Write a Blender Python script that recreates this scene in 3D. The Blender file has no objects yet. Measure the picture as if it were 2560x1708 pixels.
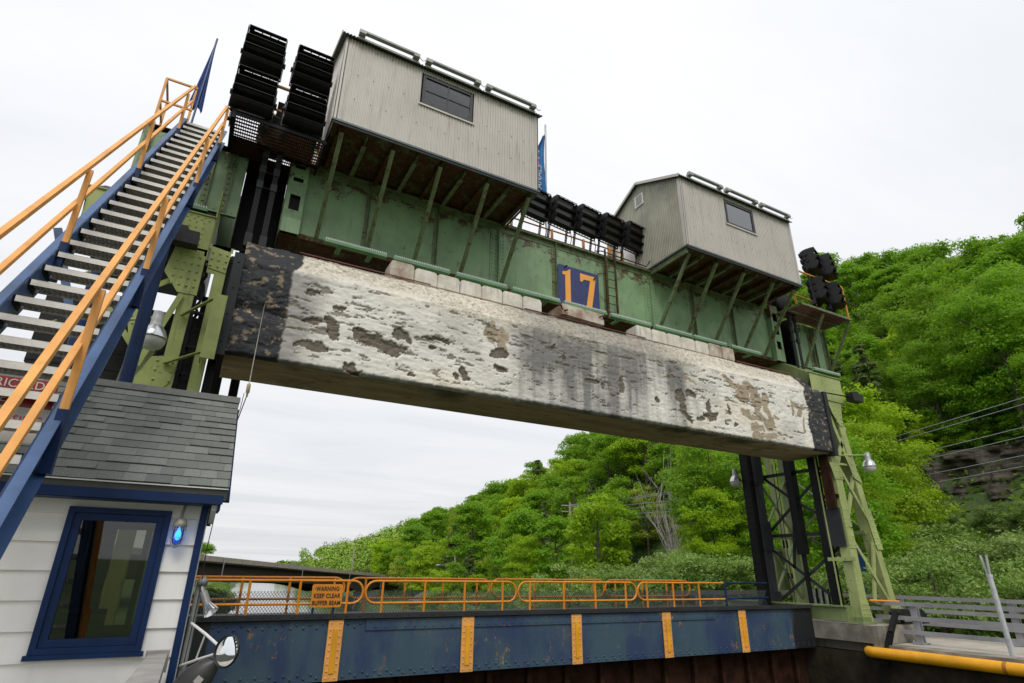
import bpy, math, random
import numpy as np
from mathutils import Vector, Matrix
R = math.radians
random.seed(7); rng = np.random.default_rng(11)
scn = bpy.context.scene
COL = scn.collection

# ------------------------------------------------------------------ camera
cam_d = bpy.data.cameras.new('camera'); cam = bpy.data.objects.new('camera', cam_d); COL.objects.link(cam)
YAW, PIT, ROL = 0.494330403, 0.384704559, 0.0138923186
fv = Vector((math.sin(YAW)*math.cos(PIT), math.cos(YAW)*math.cos(PIT), math.sin(PIT)))
rv = Vector((math.cos(YAW), -math.sin(YAW), 0)); uv = rv.cross(fv)
r2 = rv*math.cos(ROL)+uv*math.sin(ROL); u2 = uv*math.cos(ROL)-rv*math.sin(ROL)
cam.matrix_world = Matrix(((r2.x, u2.x, -fv.x, 0), (r2.y, u2.y, -fv.y, 0), (r2.z, u2.z, -fv.z, 1.65), (0, 0, 0, 1)))
cam_d.sensor_width = 36; cam_d.lens = 36*1428.22668/2560
cam_d.clip_start = 0.05; cam_d.clip_end = 6000
scn.camera = cam
scn.view_settings.view_transform = 'Standard'; scn.view_settings.look = 'None'
scn.view_settings.exposure = 0.35; scn.view_settings.gamma = 1

# ------------------------------------------------------------------ world: overcast sky
w = bpy.data.worlds.new('World'); scn.world = w; w.use_nodes = True
nt = w.node_tree; nt.nodes.clear()
SUN_EL, SUN_AZ = R(52), R(205)      # azimuth clockwise from +Y
def N(t, typ, **kw):
    n = t.nodes.new(typ)
    for k, v in kw.items():
        if k in n.inputs: n.inputs[k].default_value = v
        else: setattr(n, k, v)
    return n
out = N(nt, 'ShaderNodeOutputWorld'); bg = N(nt, 'ShaderNodeBackground'); bg.inputs['Strength'].default_value = 0.1
sky = N(nt, 'ShaderNodeTexSky'); sky.sky_type = 'NISHITA'; sky.sun_disc = False
sky.sun_elevation = SUN_EL; sky.sun_rotation = SUN_AZ; sky.dust_density = 3
tc = N(nt, 'ShaderNodeTexCoord'); sep = N(nt, 'ShaderNodeSeparateXYZ')
nt.links.new(tc.outputs['Generated'], sep.inputs[0])
def M(t, op, a, b=None, clamp=False):
    n = t.nodes.new('ShaderNodeMath'); n.operation = op; n.use_clamp = clamp
    for i, v in enumerate((a, b)):
        if v is None: continue
        if isinstance(v, (int, float)): n.inputs[i].default_value = v
        else: t.links.new(v, n.inputs[i])
    return n.outputs[0]
zc = M(nt, 'ADD', M(nt, 'MAXIMUM', sep.outputs['Z'], 0.0), 0.06)
cx = M(nt, 'DIVIDE', sep.outputs['X'], zc); cy = M(nt, 'DIVIDE', sep.outputs['Y'], zc)
cmb = N(nt, 'ShaderNodeCombineXYZ'); nt.links.new(cx, cmb.inputs[0]); nt.links.new(cy, cmb.inputs[1])
mp = N(nt, 'ShaderNodeMapping'); mp.inputs['Scale'].default_value = (0.3, 0.75, 1); mp.inputs['Rotation'].default_value = (0, 0, R(12))
nt.links.new(cmb.outputs[0], mp.inputs[0])
nz = N(nt, 'ShaderNodeTexNoise'); nz.inputs['Scale'].default_value = 1.0; nz.inputs['Detail'].default_value = 8; nz.inputs['Roughness'].default_value = 0.6; nz.inputs['Distortion'].default_value = 0.5
nt.links.new(mp.outputs[0], nz.inputs['Vector'])
rmp = N(nt, 'ShaderNodeValToRGB')
rmp.color_ramp.elements[0].position = 0.33; rmp.color_ramp.elements[0].color = (5.9, 6.05, 6.3, 1)
rmp.color_ramp.elements[1].position = 0.68; rmp.color_ramp.elements[1].color = (7.25, 7.3, 7.4, 1)
nt.links.new(nz.outputs['Fac'], rmp.inputs['Fac'])
# the cloud deck is brighter overhead than near the horizon
el = M(nt, 'POWER', M(nt, 'MAXIMUM', sep.outputs['Z'], 0.0), 0.7)
gain = M(nt, 'ADD', M(nt, 'MULTIPLY', el, 0.42), 0.93)
vm = N(nt, 'ShaderNodeVectorMath'); vm.operation = 'SCALE'; nt.links.new(rmp.outputs[0], vm.inputs[0]); nt.links.new(gain, vm.inputs['Scale'])
mx = N(nt, 'ShaderNodeMix'); mx.data_type = 'RGBA'; mx.inputs[0].default_value = 0.93
nt.links.new(sky.outputs[0], mx.inputs[6]); nt.links.new(vm.outputs[0], mx.inputs[7])
nt.links.new(mx.outputs[2], bg.inputs[0]); nt.links.new(bg.outputs[0], out.inputs[0])

sd = bpy.data.lights.new('sun', 'SUN'); sd.energy = 1.3; sd.angle = R(25); sd.color = (1, 0.96, 0.9)
so = bpy.data.objects.new('sun', sd); COL.objects.link(so)
sdir = Vector((math.sin(SUN_AZ)*math.cos(SUN_EL), math.cos(SUN_AZ)*math.cos(SUN_EL), math.sin(SUN_EL)))
so.rotation_euler = sdir.to_track_quat('Z', 'Y').to_euler(); so.location = (0, -20, 40)

# ------------------------------------------------------------------ helpers
class MB:
    def __init__(s): s.v = []; s.f = []; s.sm = []
    def add(s, vs, fs, smooth=False):
        b = len(s.v); s.v += [tuple(p) for p in vs]
        for f in fs: s.f.append(tuple(i+b for i in f)); s.sm.append(smooth)
    def box(s, x0, x1, y0, y1, z0, z1):
        s.add([(x0,y0,z0),(x1,y0,z0),(x1,y1,z0),(x0,y1,z0),(x0,y0,z1),(x1,y0,z1),(x1,y1,z1),(x0,y1,z1)],
              [(0,3,2,1),(4,5,6,7),(0,1,5,4),(1,2,6,5),(2,3,7,6),(3,0,4,7)]); return s
    def bar(s, p, q, wd, h, up=(0,0,1)):
        p = Vector(p); q = Vector(q); d = (q-p).normalized(); up = Vector(up)
        if abs(d.dot(up)) > 0.98: up = Vector((0,1,0)) if abs(d.y) < .9 else Vector((1,0,0))
        a = d.cross(up).normalized()*(wd/2); b = a.cross(d).normalized()*(h/2)
        vs = [p-a-b, p+a-b, p+a+b, p-a+b, q-a-b, q+a-b, q+a+b, q-a+b]
        s.add(vs, [(0,3,2,1),(4,5,6,7),(0,1,5,4),(1,2,6,5),(2,3,7,6),(3,0,4,7)]); return s
    def tube(s, pts, r, n=8, cap=True, smooth=True):
        pts = [Vector(p) for p in pts]; rr = r if isinstance(r, (list, tuple)) else [r]*len(pts)
        up = Vector((0,0,1)); rings = []; a0 = None
        for i, p in enumerate(pts):
            d = ((pts[min(i+1, len(pts)-1)]-pts[max(i-1, 0)])).normalized()
            if a0 is None:
                u = Vector((0,0,1)) if abs(d.z) < .9 else Vector((1,0,0)); a0 = d.cross(u).normalized()
            a0 = (a0-d*a0.dot(d)).normalized(); b = d.cross(a0)
            rings.append([p+(a0*math.cos(2*math.pi*k/n)+b*math.sin(2*math.pi*k/n))*rr[i] for k in range(n)])
        vs = [v for g in rings for v in g]; fs = []
        for i in range(len(pts)-1):
            for k in range(n):
                fs.append((i*n+k, i*n+(k+1) % n, (i+1)*n+(k+1) % n, (i+1)*n+k))
        s.add(vs, fs, smooth)
        if cap:
            s.add(rings[0], [tuple(reversed(range(n)))]); s.add(rings[-1], [tuple(range(n))])
        return s
    def prism(s, poly, ax, a, b):
        """2-D polygon extruded along axis ax from a to b (CCW or CW)"""
        def mk(p, t):
            return {'x': (t, p[0], p[1]), 'y': (p[0], t, p[1]), 'z': (p[0], p[1], t)}[ax]
        n = len(poly); vs = [mk(p, a) for p in poly]+[mk(p, b) for p in poly]
        fs = [tuple(range(n)), tuple(range(2*n-1, n-1, -1))]+[(i, i+n, (i+1) % n+n, (i+1) % n) for i in range(n)]
        s.add(vs, fs); return s
    def rivet(s, p, nrm, r=0.018):
        p = Vector(p); nrm = Vector(nrm).normalized(); a = nrm.orthogonal().normalized(); b = nrm.cross(a); n = 6
        vs = [p+(a*math.cos(k*math.pi/3)+b*math.sin(k*math.pi/3))*r for k in range(n)]
        vs += [p+(a*math.cos(k*math.pi/3)+b*math.sin(k*math.pi/3))*r*.75+nrm*r*.6 for k in range(n)]+[p+nrm*r*.85]
        fs = [(k, (k+1) % n, n+(k+1) % n, n+k) for k in range(n)]+[(n+k, n+(k+1) % n, 2*n) for k in range(n)]
        s.add(vs, fs, True); return s
    def rivets(s, p, q, step, nrm, r=0.018):
        p = Vector(p); q = Vector(q); L = (q-p).length; n = max(1, int(L/step))
        for i in range(n+1): s.rivet(p.lerp(q, i/n), nrm, r)
        return s
    def sphere(s, c, r, sc=(1,1,1), nu=14, nv=9, zmin=-1):
        vs = []; fs = []
        for j in range(nv+1):
            ph = -math.pi/2+math.pi*j/nv; z = math.sin(ph)
            if z < zmin: z = zmin; rad = math.sqrt(max(0, 1-zmin*zmin))*(j+.5)/nv
            rad = math.sqrt(max(0, 1-z*z))
            for i in range(nu): vs.append((c[0]+r*sc[0]*rad*math.cos(2*math.pi*i/nu), c[1]+r*sc[1]*rad*math.sin(2*math.pi*i/nu), c[2]+r*sc[2]*z))
        for j in range(nv):
            for i in range(nu): fs.append((j*nu+i, j*nu+(i+1) % nu, (j+1)*nu+(i+1) % nu, (j+1)*nu+i))
        s.add(vs, fs, True); return s
    def lathe(s, prof, c, n=20, axis='z'):
        vs = []; fs = []
        for r_, z in prof:
            for i in range(n):
                a = 2*math.pi*i/n; x, y = r_*math.cos(a), r_*math.sin(a)
                vs.append((c[0]+x, c[1]+y, c[2]+z) if axis == 'z' else (c[0]+x, c[1]+z, c[2]+y))
        for j in range(len(prof)-1):
            for i in range(n): fs.append((j*n+i, j*n+(i+1) % n, (j+1)*n+(i+1) % n, (j+1)*n+i))
        s.add(vs, fs, True); return s
    def rot(s, i0, M4):
        for i in range(i0, len(s.v)): s.v[i] = tuple(M4 @ Vector(s.v[i]))
    def mesh(s, name, m, recalc=True):
        me = bpy.data.meshes.new(name); me.from_pydata(s.v, [], s.f); me.update()
        me.polygons.foreach_set('use_smooth', s.sm)
        if m: me.materials.append(m)
        if recalc:
            import bmesh
            bm = bmesh.new(); bm.from_mesh(me); bmesh.ops.recalc_face_normals(bm, faces=bm.faces); bm.to_mesh(me); bm.free()
        return me
def link(name, me, parent=None):
    o = bpy.data.objects.new(name, me); COL.objects.link(o)
    if parent is not None:
        o.parent = parent
        p = parent; off = Vector((0,0,0))
        while p is not None: off += Vector(p.location); p = p.parent
        o.location = -off
    return o
def part(name, mb, m, parent=None): return link(name, mb.mesh(name, m), parent)
def thing(name, label, cat, loc=(0,0,0), group=None):
    o = bpy.data.objects.new(name, None); COL.objects.link(o); o.location = loc; o.empty_display_size = .2
    return tag(o, label, cat, group)
def tag(o, label, cat, group=None, kind=None):
    o['label'] = label; o['category'] = cat
    if group: o['group'] = group
    if kind: o['kind'] = kind
    return o
def struct(name, mb, m):
    o = link(name, mb.mesh(name, m) if isinstance(mb, MB) else mb); o['kind'] = 'structure'; return o
def copy_tree(o, loc, rz=None, sc=None, label=None):
    c = o.copy(); COL.objects.link(c); c.location = loc
    if rz is not None: c.rotation_euler = (0, 0, rz)
    if sc is not None: c.scale = sc
    if label: c['label'] = label
    for ch in o.children:
        d = ch.copy(); COL.objects.link(d); d.parent = c
        for g in ch.children:
            e = g.copy(); COL.objects.link(e); e.parent = d
    return c

# ------------------------------------------------------------------ materials
def new_mat(name):
    m = bpy.data.materials.new(name); m.use_nodes = True; t = m.node_tree
    return m, t, t.nodes['Principled BSDF']
def coords(t, scale=(1,1,1)):
    c = t.nodes.new('ShaderNodeTexCoord'); mp = t.nodes.new('ShaderNodeMapping'); mp.inputs['Scale'].default_value = scale
    t.links.new(c.outputs['Object'], mp.inputs[0]); return mp.outputs[0]
def noise(t, vec, scale, detail=6, rough=.6, dist=0):
    n = t.nodes.new('ShaderNodeTexNoise'); n.inputs['Scale'].default_value = scale; n.inputs['Detail'].default_value = detail
    n.inputs['Roughness'].default_value = rough; n.inputs['Distortion'].default_value = dist; t.links.new(vec, n.inputs['Vector']); return n.outputs['Fac']
def ramp(t, fac, a, b):
    n = t.nodes.new('ShaderNodeMapRange'); n.inputs['From Min'].default_value = a; n.inputs['From Max'].default_value = b
    n.interpolation_type = 'SMOOTHSTEP'; t.links.new(fac, n.inputs['Value']); return n.outputs[0]
def mix(t, fac, a, b, mode='MIX'):
    n = t.nodes.new('ShaderNodeMix'); n.data_type = 'RGBA'; n.blend_type = mode
    if isinstance(fac, (int, float)): n.inputs[0].default_value = fac
    else: t.links.new(fac, n.inputs[0])
    for i, c in ((6, a), (7, b)):
        if isinstance(c, tuple): n.inputs[i].default_value = (*c[:3], 1)
        else: t.links.new(c, n.inputs[i])
    return n.outputs[2]
def bump(t, bs, h, strength=.3, dist=.01):
    b = t.nodes.new('ShaderNodeBump'); b.inputs['Strength'].default_value = strength; b.inputs['Distance'].default_value = dist
    t.links.new(h, b.inputs['Height']); t.links.new(b.outputs[0], bs.inputs['Normal'])
def paint(name, col, rust=.25, rustcol=(.13,.045,.018), grime=.35, rough=.55, metal=0, scale=1.0, top=None, fade=.18):
    """weathered paint: colour drift, streaky grime, rust patches (thicker towards a height 'top' if given)"""
    m, t, bs = new_mat(name); v = coords(t)
    base = mix(t, ramp(t, noise(t, v, 1.3*scale, 5), .3, .7), tuple(c*(1-fade) for c in col), tuple(min(1, c*(1+fade)) for c in col))
    vs = coords(t, (5, 5, .45))
    g = ramp(t, noise(t, vs, 1.6*scale, 6, .65), .52, .8)
    gm = t.nodes.new('ShaderNodeMath'); gm.operation = 'MULTIPLY'; t.links.new(g, gm.inputs[0]); gm.inputs[1].default_value = grime
    base = mix(t, gm.outputs[0], base, tuple(c*.28+min(.012, c*.25) for c in col))
    if rust > 0:
        nz_ = noise(t, v, 3.2*scale, 12, .72, .4); fine = noise(t, v, 22*scale, 6, .6)
        s_ = M(t, 'ADD', nz_, M(t, 'MULTIPLY', M(t, 'SUBTRACT', fine, .5), .25))
        if top is not None:
            c = t.nodes.new('ShaderNodeTexCoord'); sp = t.nodes.new('ShaderNodeSeparateXYZ'); t.links.new(c.outputs['Object'], sp.inputs[0])
            mr = t.nodes.new('ShaderNodeMapRange'); mr.inputs['From Min'].default_value = top[0]; mr.inputs['From Max'].default_value = top[1]; mr.inputs['To Max'].default_value = top[2]
            t.links.new(sp.outputs['Z'], mr.inputs['Value']); s_ = M(t, 'ADD', s_, mr.outputs[0])
        th = .78-rust*.5
        rf = ramp(t, s_, th-.02, th+.10)
        rc = mix(t, ramp(t, fine, .35, .65), rustcol, tuple(c*.35 for c in rustcol))
        base = mix(t, rf, base, rc)
    t.links.new(base, bs.inputs['Base Color'])
    bs.inputs['Roughness'].default_value = rough; bs.inputs['Metallic'].default_value = metal
    bump(t, bs, noise(t, v, 40*scale, 6), .25, .004)
    return m
def plain(name, col, rough=.6, metal=0, var=.12, scale=6, bmp=.15):
    m, t, bs = new_mat(name); v = coords(t)
    c = mix(t, ramp(t, noise(t, v, scale, 6), .3, .7), tuple(x*(1-var) for x in col), tuple(min(1, x*(1+var)) for x in col))
    t.links.new(c, bs.inputs['Base Color']); bs.inputs['Roughness'].default_value = rough; bs.inputs['Metallic'].default_value = metal
    if bmp: bump(t, bs, noise(t, v, scale*8, 5), bmp, .004)
    return m
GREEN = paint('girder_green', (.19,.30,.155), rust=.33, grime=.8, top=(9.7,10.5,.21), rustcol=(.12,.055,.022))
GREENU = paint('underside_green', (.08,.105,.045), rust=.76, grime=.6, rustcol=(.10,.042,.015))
BRACE = paint('brace_green', (.13,.175,.08), rust=.50, grime=.6, scale=2)
PALE = paint('tower_pale_green', (.32,.37,.14), rust=.36, grime=.8, fade=.15)
PALEL = paint('tower_pale_green_shaded', (.27,.31,.09), rust=.36, grime=.9, fade=.2)  # darker copy of the pale green, with the left tower's shade in the colour
PALED = paint('tower_dark_green', (.17,.22,.085), rust=.2, grime=.75)
BLACKS = paint('tarred_steel', (.009,.009,.010), rust=.1, grime=.3, rustcol=(.05,.03,.025), rough=.5)
DARKG = paint('dark_grey_steel', (.030,.031,.034), rust=.2, grime=.4, rough=.6)
GREYS = plain('galvanised', (.36,.37,.38), .45, .5)
GREYP = paint('weathered_grey_rail', (.27,.27,.285), rust=.1, grime=.35, rustcol=(.12,.1,.09))
ORANGE = paint('orange_paint', (.74,.345,.085), rust=.22, grime=.4, rough=.6, fade=.12, scale=2, rustcol=(.22,.09,.03))
ORANGED = paint('orange_rail_paint', (.68,.24,.012), rust=.22, grime=.45, rough=.45, fade=.1)
YEL = paint('yellow_paint', (.78,.36,.012), rust=.08, grime=.2, rough=.45)
NAVYST = paint('stair_blue', (.038,.085,.20), rust=.06, grime=.3, rough=.42, fade=.35)
NAVY = paint('trim_blue', (.004,.022,.085), rust=.04, rustcol=(.4,.4,.4), grime=.3, rough=.5, scale=2)
RUSTG = plain('rusty_grating', (.12,.052,.036), .85, 0, .35, 12)
BLACK = plain('floodlight_black', (.016,.016,.018), .45, 0, .3)
LAMPGL = plain('floodlight_glass', (.035,.030,.024), .25, 0, .2, 60)
TREAD = plain('galvanised_tread', (.62,.60,.56), .55, .2, .1, 9)
TREADD = plain('tread_grip', (.24,.22,.20), .5, .4, .25, 20)
WHITEP = paint('white_siding', (.78,.77,.755), rust=.05, rustcol=(.3,.3,.3), grime=.18, rough=.6, fade=.05)
SOFF = plain('soffit_white', (.6,.6,.6), .6)
GRATE = plain('walkway_dark', (.03,.022,.018), .8)
BRONZE = plain('window_frame_dark', (.03,.03,.032), .45)
RUBBER = plain('cable_black', (.012,.012,.013), .5, 0, .1, 5, 0)
def glassm(name, tint=(.6,.65,.65), refl=.35, rough=.02):
    m, t, bs = new_mat(name); t.nodes.remove(bs); o = t.nodes['Material Output']
    g = N(t, 'ShaderNodeBsdfGlossy'); g.inputs['Roughness'].default_value = rough; g.inputs['Color'].default_value = (.9,.93,.95,1)
    tr = N(t, 'ShaderNodeBsdfTransparent'); tr.inputs['Color'].default_value = (*tint, 1)
    mxs = N(t, 'ShaderNodeMixShader'); lw = N(t, 'ShaderNodeLayerWeight'); lw.inputs[0].default_value = .25
    f = M(t, 'ADD', M(t, 'MULTIPLY', lw.outputs['Fresnel'], .8), refl, True)
    t.links.new(f, mxs.inputs[0]); t.links.new(tr.outputs[0], mxs.inputs[1]); t.links.new(g.outputs[0], mxs.inputs[2]); t.links.new(mxs.outputs[0], o.inputs[0])
    return m
GLASS = glassm('window_glass', (.42,.43,.38), .06)
GLASS2 = glassm('shed_glass', (.25,.27,.3), .2); GLASS1 = glassm('shed_glass_dark', (.3,.3,.3), .06, .15)
MIRRORM = plain('mirror_glass', (.85,.87,.88), .02, 1, 0, 5, 0)
def emis(name, col, s):
    m, t, bs = new_mat(name); bs.inputs['Base Color'].default_value = (*col, 1); bs.inputs['Emission Color'].default_value = (*col, 1); bs.inputs['Emission Strength'].default_value = s; return m
def concrete(name, col=(.36,.33,.27), dark=(.12,.11,.09), sc=1):
    m, t, bs = new_mat(name); v = coords(t); vs = coords(t, (3,3,.5))
    a = mix(t, ramp(t, noise(t, v, 1.5*sc, 8, .65), .3, .75), dark, col)
    a = mix(t, ramp(t, noise(t, vs, 2*sc, 6), .5, .85), a, tuple(c*.4 for c in col))
    t.links.new(a, bs.inputs['Base Color']); bs.inputs['Roughness'].default_value = .9
    bump(t, bs, noise(t, v, 14*sc, 10, .7), .5, .02); return m
CONC = concrete('old_concrete')
DECKC = concrete('deck_concrete', (.50,.46,.40), (.38,.35,.30))
WALLC = concrete('stained_wall', (.05,.038,.025), (.012,.010,.008), .8)
BLOCKC = concrete('block_concrete', (.80,.76,.68), (.55,.50,.42), 1.6)
BRDC = concrete('bridge_parapet', (.50,.43,.35), (.36,.31,.26))
RUSTD = plain('weathering_steel', (.045,.028,.024), .7, 0, .3, 2)
GATEM = plain('rusty_gate', (.035,.015,.009), .8, 0, .5, 3)

for m__, sp__ in ((BLACKS, .12), (BLACK, .3), (DARKG, .2), (GREENU, .2), (GRATE, .1), (GATEM, .1), (WALLC, .15), (NAVY, .25)):
    m__.node_tree.nodes['Principled BSDF'].inputs['Specular IOR Level'].default_value = sp__
# ------------------------------------------------------------------ numpy noise
def vnoise(x, y, seed=0):
    xi = np.floor(x).astype(np.int64); yi = np.floor(y).astype(np.int64); xf = x-xi; yf = y-yi
    def h(a, b):
        n = (a*374761393+b*668265263+seed*1442695041) & 0xffffffff
        n = ((n ^ (n >> 13))*1274126177) & 0xffffffff
        return ((n ^ (n >> 16)) & 0xffff)/65535.0
    u = xf*xf*(3-2*xf); v = yf*yf*(3-2*yf)
    return (h(xi,yi)*(1-u)+h(xi+1,yi)*u)*(1-v)+(h(xi,yi+1)*(1-u)+h(xi+1,yi+1)*u)*v
def fbm(x, y, o=5, seed=0, g=.5):
    s = 0; a = 1; t = 0
    for i in range(o): s = s+a*vnoise(x*2**i+17.3*i, y*2**i+5.1*i, seed+i); t += a; a *= g
    return s/t
def sst(a, b, x): x = np.clip((x-a)/(b-a), 0, 1); return x*x*(3-2*x)

# ================================================================== TERRAIN
Hy = [-60, 0, 26, 40, 53, 114, 173, 270, 523, 900, 3000]; Hz = [28, 30, 32, 35.5, 42, 18.5, 14, 8.7, 6, 6.5, 6]
def xbase(y): return 23+.13*np.maximum(0, y-20)
def terr(x, y):
    x = np.asarray(x, float); y = np.asarray(y, float)
    H = np.interp(y, Hy, Hz); xb = xbase(y); t = np.clip((x-xb)/(89-xb), 0, 1.12)
    low = -0.25-3.2*sst(25, 60, y)
    hill = H*np.interp(t, [0,.26,.30,.40,1,1.12], [0,.055,.12,.27,1,1.04])+fbm(x*.07, y*.07, 4, 3)*2.6*sst(.2, .45, t)
    z = low+np.where(t > 0, hill+(-low)*sst(0, .3, t), 0)
    xr = 17.6+.125*np.maximum(0, y-22); xl = -1.5+.115*np.maximum(0, y-30)-.02*y
    water = (x < xr) & (x > np.where(y < 16, .0, xl))
    dr = np.minimum(xr-x, x-xl)
    z = np.where((dr > 0), np.maximum(-9, low-dr*1.6-1.5), z)
    left = x <= xl
    z = np.where(left, -1.2+1.0*sst(0, 16, -y+16)+np.clip((xl-x)*.02, 0, 4)+fbm(x*.05, y*.05, 3, 9)*1.5*sst(10, 60, xl-x), z)
    far = sst(500, 1400, np.hypot(x, y)); z = z+far*(fbm(x*.003, y*.003, 3, 21)*26-4)*np.where(dr > 0, .0, 1)
    return z
xs = np.unique(np.concatenate([np.linspace(-3000, -60, 24), np.linspace(-60, 120, 121), np.linspace(120, 3000, 28)]))
ys = np.unique(np.concatenate([np.linspace(-3000, -60, 10), np.linspace(-60, 220, 141), np.linspace(220, 4000, 60)]))
X, Y = np.meshgrid(xs, ys); Z = terr(X, Y)
# keep the ground below the lock chamber and decks
inlock = (X > -8) & (X < 21.4) & (Y < 17); Z = np.where(inlock, np.where((X > 0) & (X < 17), -9.5, -.6), Z)
nx = len(xs)
me = bpy.data.meshes.new('ground')
fs = [(j*nx+i, j*nx+i+1, (j+1)*nx+i+1, (j+1)*nx+i) for j in range(len(ys)-1) for i in range(nx-1)]
me.from_pydata(np.c_[X.ravel(), Y.ravel(), Z.ravel()].tolist(), [], fs); me.polygons.foreach_set('use_smooth', [True]*len(fs))
gm, t, bs = new_mat('ground_green'); v = coords(t)
c1 = mix(t, ramp(t, noise(t, v, .35, 8), .35, .65), (.035,.07,.015), (.075,.13,.03))
c1 = mix(t, ramp(t, noise(t, v, 3, 8), .5, .7), c1, (.05,.045,.025)); t.links.new(c1, bs.inputs['Base Color']); bs.inputs['Roughness'].default_value = .95
me.materials.append(gm); struct('ground', me, None)
wm, t, bs = new_mat('river_water'); v = coords(t, (1, .35, 1)); bs.inputs['Base Color'].default_value = (.03,.035,.03,1); bs.inputs['Roughness'].default_value = .08
bs.inputs['IOR'].default_value = 1.33; bump(t, bs, noise(t, v, 1.2, 4), .12, .05)
struct('river', MB().box(-12, 260, 16.5, 1500, -5.2, -4.5), wm)

# ================================================================== LOCK STRUCTURE
lw_ = thing('lock_wall', 'concrete lock wall with dark stained face below the far deck', 'wall', (18, 0, 0)); 
part('wall_face', MB().box(16.95, 17.3, -14, 16.4, -9.4, -.26), WALLC, lw_)
part('wall_cap', MB().box(16.90, 17.5, -14, 10.55, -.255, 0.0), CONC, lw_)
struct('right_pavement', MB().box(17.505, 21.2, -14, 16.4, -.8, -.01), DECKC)
struct('left_pavement', MB().box(-9, -.35, -3, 16.3, -.8, -.01), DECKC)
lw2 = thing('lock_wall', 'near side lock wall under the white cabin', 'wall', (0, 6, 0))
part('wall_face', MB().box(-.345, 0.0, -3, 16.3, -9.4, -.012), WALLC, lw2)
ped = MB(); ped.prism([(16.9,10.36),(18.95,10.36),(18.95,15.6),(16.9,15.6)], 'z', .004, .44)
tag(part('concrete_pedestal', ped, CONC), 'raised weathered concrete plinth under the feet of the far tower', 'plinth')
# fender pipe
p = MB(); p.tube([(16.93,10.72,-.2),(16.86,10.62,-.2),(16.84,10.5,-.2),(16.84,7.55,-.2)], .135, 16); p.tube([(16.84,7.535,-.2),(16.84,-4,-.2)], .135, 16)
fp = thing('fender_pipe', 'thick yellow pipe running along the top edge of the far lock wall', 'pipe', (16.84, 6, -.2)); part('pipe_section', p, YEL, fp)
part('joint_band', MB().tube([(16.84,7.50,-.2),(16.84,7.58,-.2)], .139, 16), paint('joint_dirt', (.35,.14,.02), rust=.3), fp)
# bent black angle pipe
b = MB(); b.bar((18.0,10.42,.75),(17.1,10.15,.28),.12,.12); b.bar((17.1,10.15,.28),(16.93,10.2,-.05),.12,.12); b.bar((16.93,10.2,-.05),(16.93,10.3,-.5),.14,.12)
tag(part('bent_steel_guard', b, BLACKS), 'bent tarred steel angle curling over the plinth edge beside the tower foot', 'steel guard')
# closed gate below the beam
g = MB(); g.box(0, 16.94, 12.75, 12.95, -9.4, -.3)
for i in range(17): g.box(i*1.0+.3, i*1.0+.42, 12.6, 12.75, -9.3, -.3)
tag(part('lift_gate', g, GATEM), 'dark rusty steel gate hanging below the blue buffer beam', 'gate')
ch = MB()
for k in range(26):
    z = -.45-.085*k
    ch.tube([(13.25+.02*math.cos(a)*(k % 2), 12.5+.02*math.cos(a)*((k+1) % 2), z+.055*math.sin(a)) for a in [i*math.pi/3 for i in range(7)]], .008, 5, False)
tag(part('hanging_chain', ch, GATEM), 'rusty chain hanging down in front of the dark gate', 'chain')

# ================================================================== BUFFER BEAM
mb_blue, t, bs = new_mat('blue_beam_paint'); v = coords(t); vz = coords(t, (1,1,.35))
a = mix(t, ramp(t, noise(t, vz, 1.1, 6, .6), .42, .56), (.038,.076,.115), (.020,.042,.108))
a = mix(t, ramp(t, noise(t, v, .8, 8, .7), .4, .75), a, (.052,.09,.12))
a = mix(t, ramp(t, noise(t, v, .5, 3), .60, .45), mix(t, ramp(t, noise(t, coords(t,(1,1,.6)), 4.2, 14, .82), .57, .60), a, (.36,.18,.04)), a)
a = mix(t, ramp(t, noise(t, v, 7, 10, .8), .63, .67), a, (.05,.02,.012))
sx = t.nodes.new('ShaderNodeSeparateXYZ'); t.links.new(v, sx.inputs[0])
wob = M(t, 'MULTIPLY', M(t, 'SUBTRACT', noise(t, coords(t, (1,1,.2)), 6, 4), .5), .5)
rx = ramp(t, M(t, 'ADD', sx.outputs[0], wob), 15.9, 16.05); lx = ramp(t, M(t, 'ADD', sx.outputs[0], M(t, 'MULTIPLY', wob, .1)), .72, .70)
a = mix(t, M(t, 'MAXIMUM', rx, lx), a, (.010,.011,.014)); t.links.new(a, bs.inputs['Base Color']); bs.inputs['Roughness'].default_value = .55
bump(t, bs, noise(t, v, 30, 8), .4, .004)
bb = thing('buffer_beam', 'long riveted blue steel buffer beam with orange stiffeners across the lock', 'steel beam', (8.4, 12.4, .3))
web = MB(); web.box(-.4, 16.9, 12.27, 12.30, -.25, .78)
for z in (.70, .64): web.rivets((-.2 if z > .65 else -.09, 12.27, z), (16.8, 12.27, z), .235, (0,-1,0), .027)
for z in (-.19, -.13): web.rivets((-.2 if z < -.15 else -.09, 12.27, z), (16.8, 12.27, z), .235, (0,-1,0), .027)
part('web_plate', web, mb_blue, bb)
cp = MB(); cp.box(3.45, 12.9, 12.245, 12.269, .575, .775); 
for z in (.72, .63): cp.rivets((3.55 if z > .7 else 3.65, 12.245, z), (12.8, 12.245, z), .2, (0,-1,0), .02)
part('cover_plate', cp, mb_blue, bb)
fl = MB(); fl.box(-.4, 16.9, 12.20, 14.1, .782, .80); fl.box(-.4, 16.9, 12.20, 12.215, .80, .885); fl.box(-.4,16.9,12.2,12.26,.79,.782)
fl.rivets((-.2, 12.2, .84), (16.8, 12.2, .84), .25, (0,-1,0), .018)
part('top_flange', fl, DARKG, bb)
part('rear_web', MB().box(-.4, 16.9, 14.0, 14.03, -.25, .78), mb_blue, bb)
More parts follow.
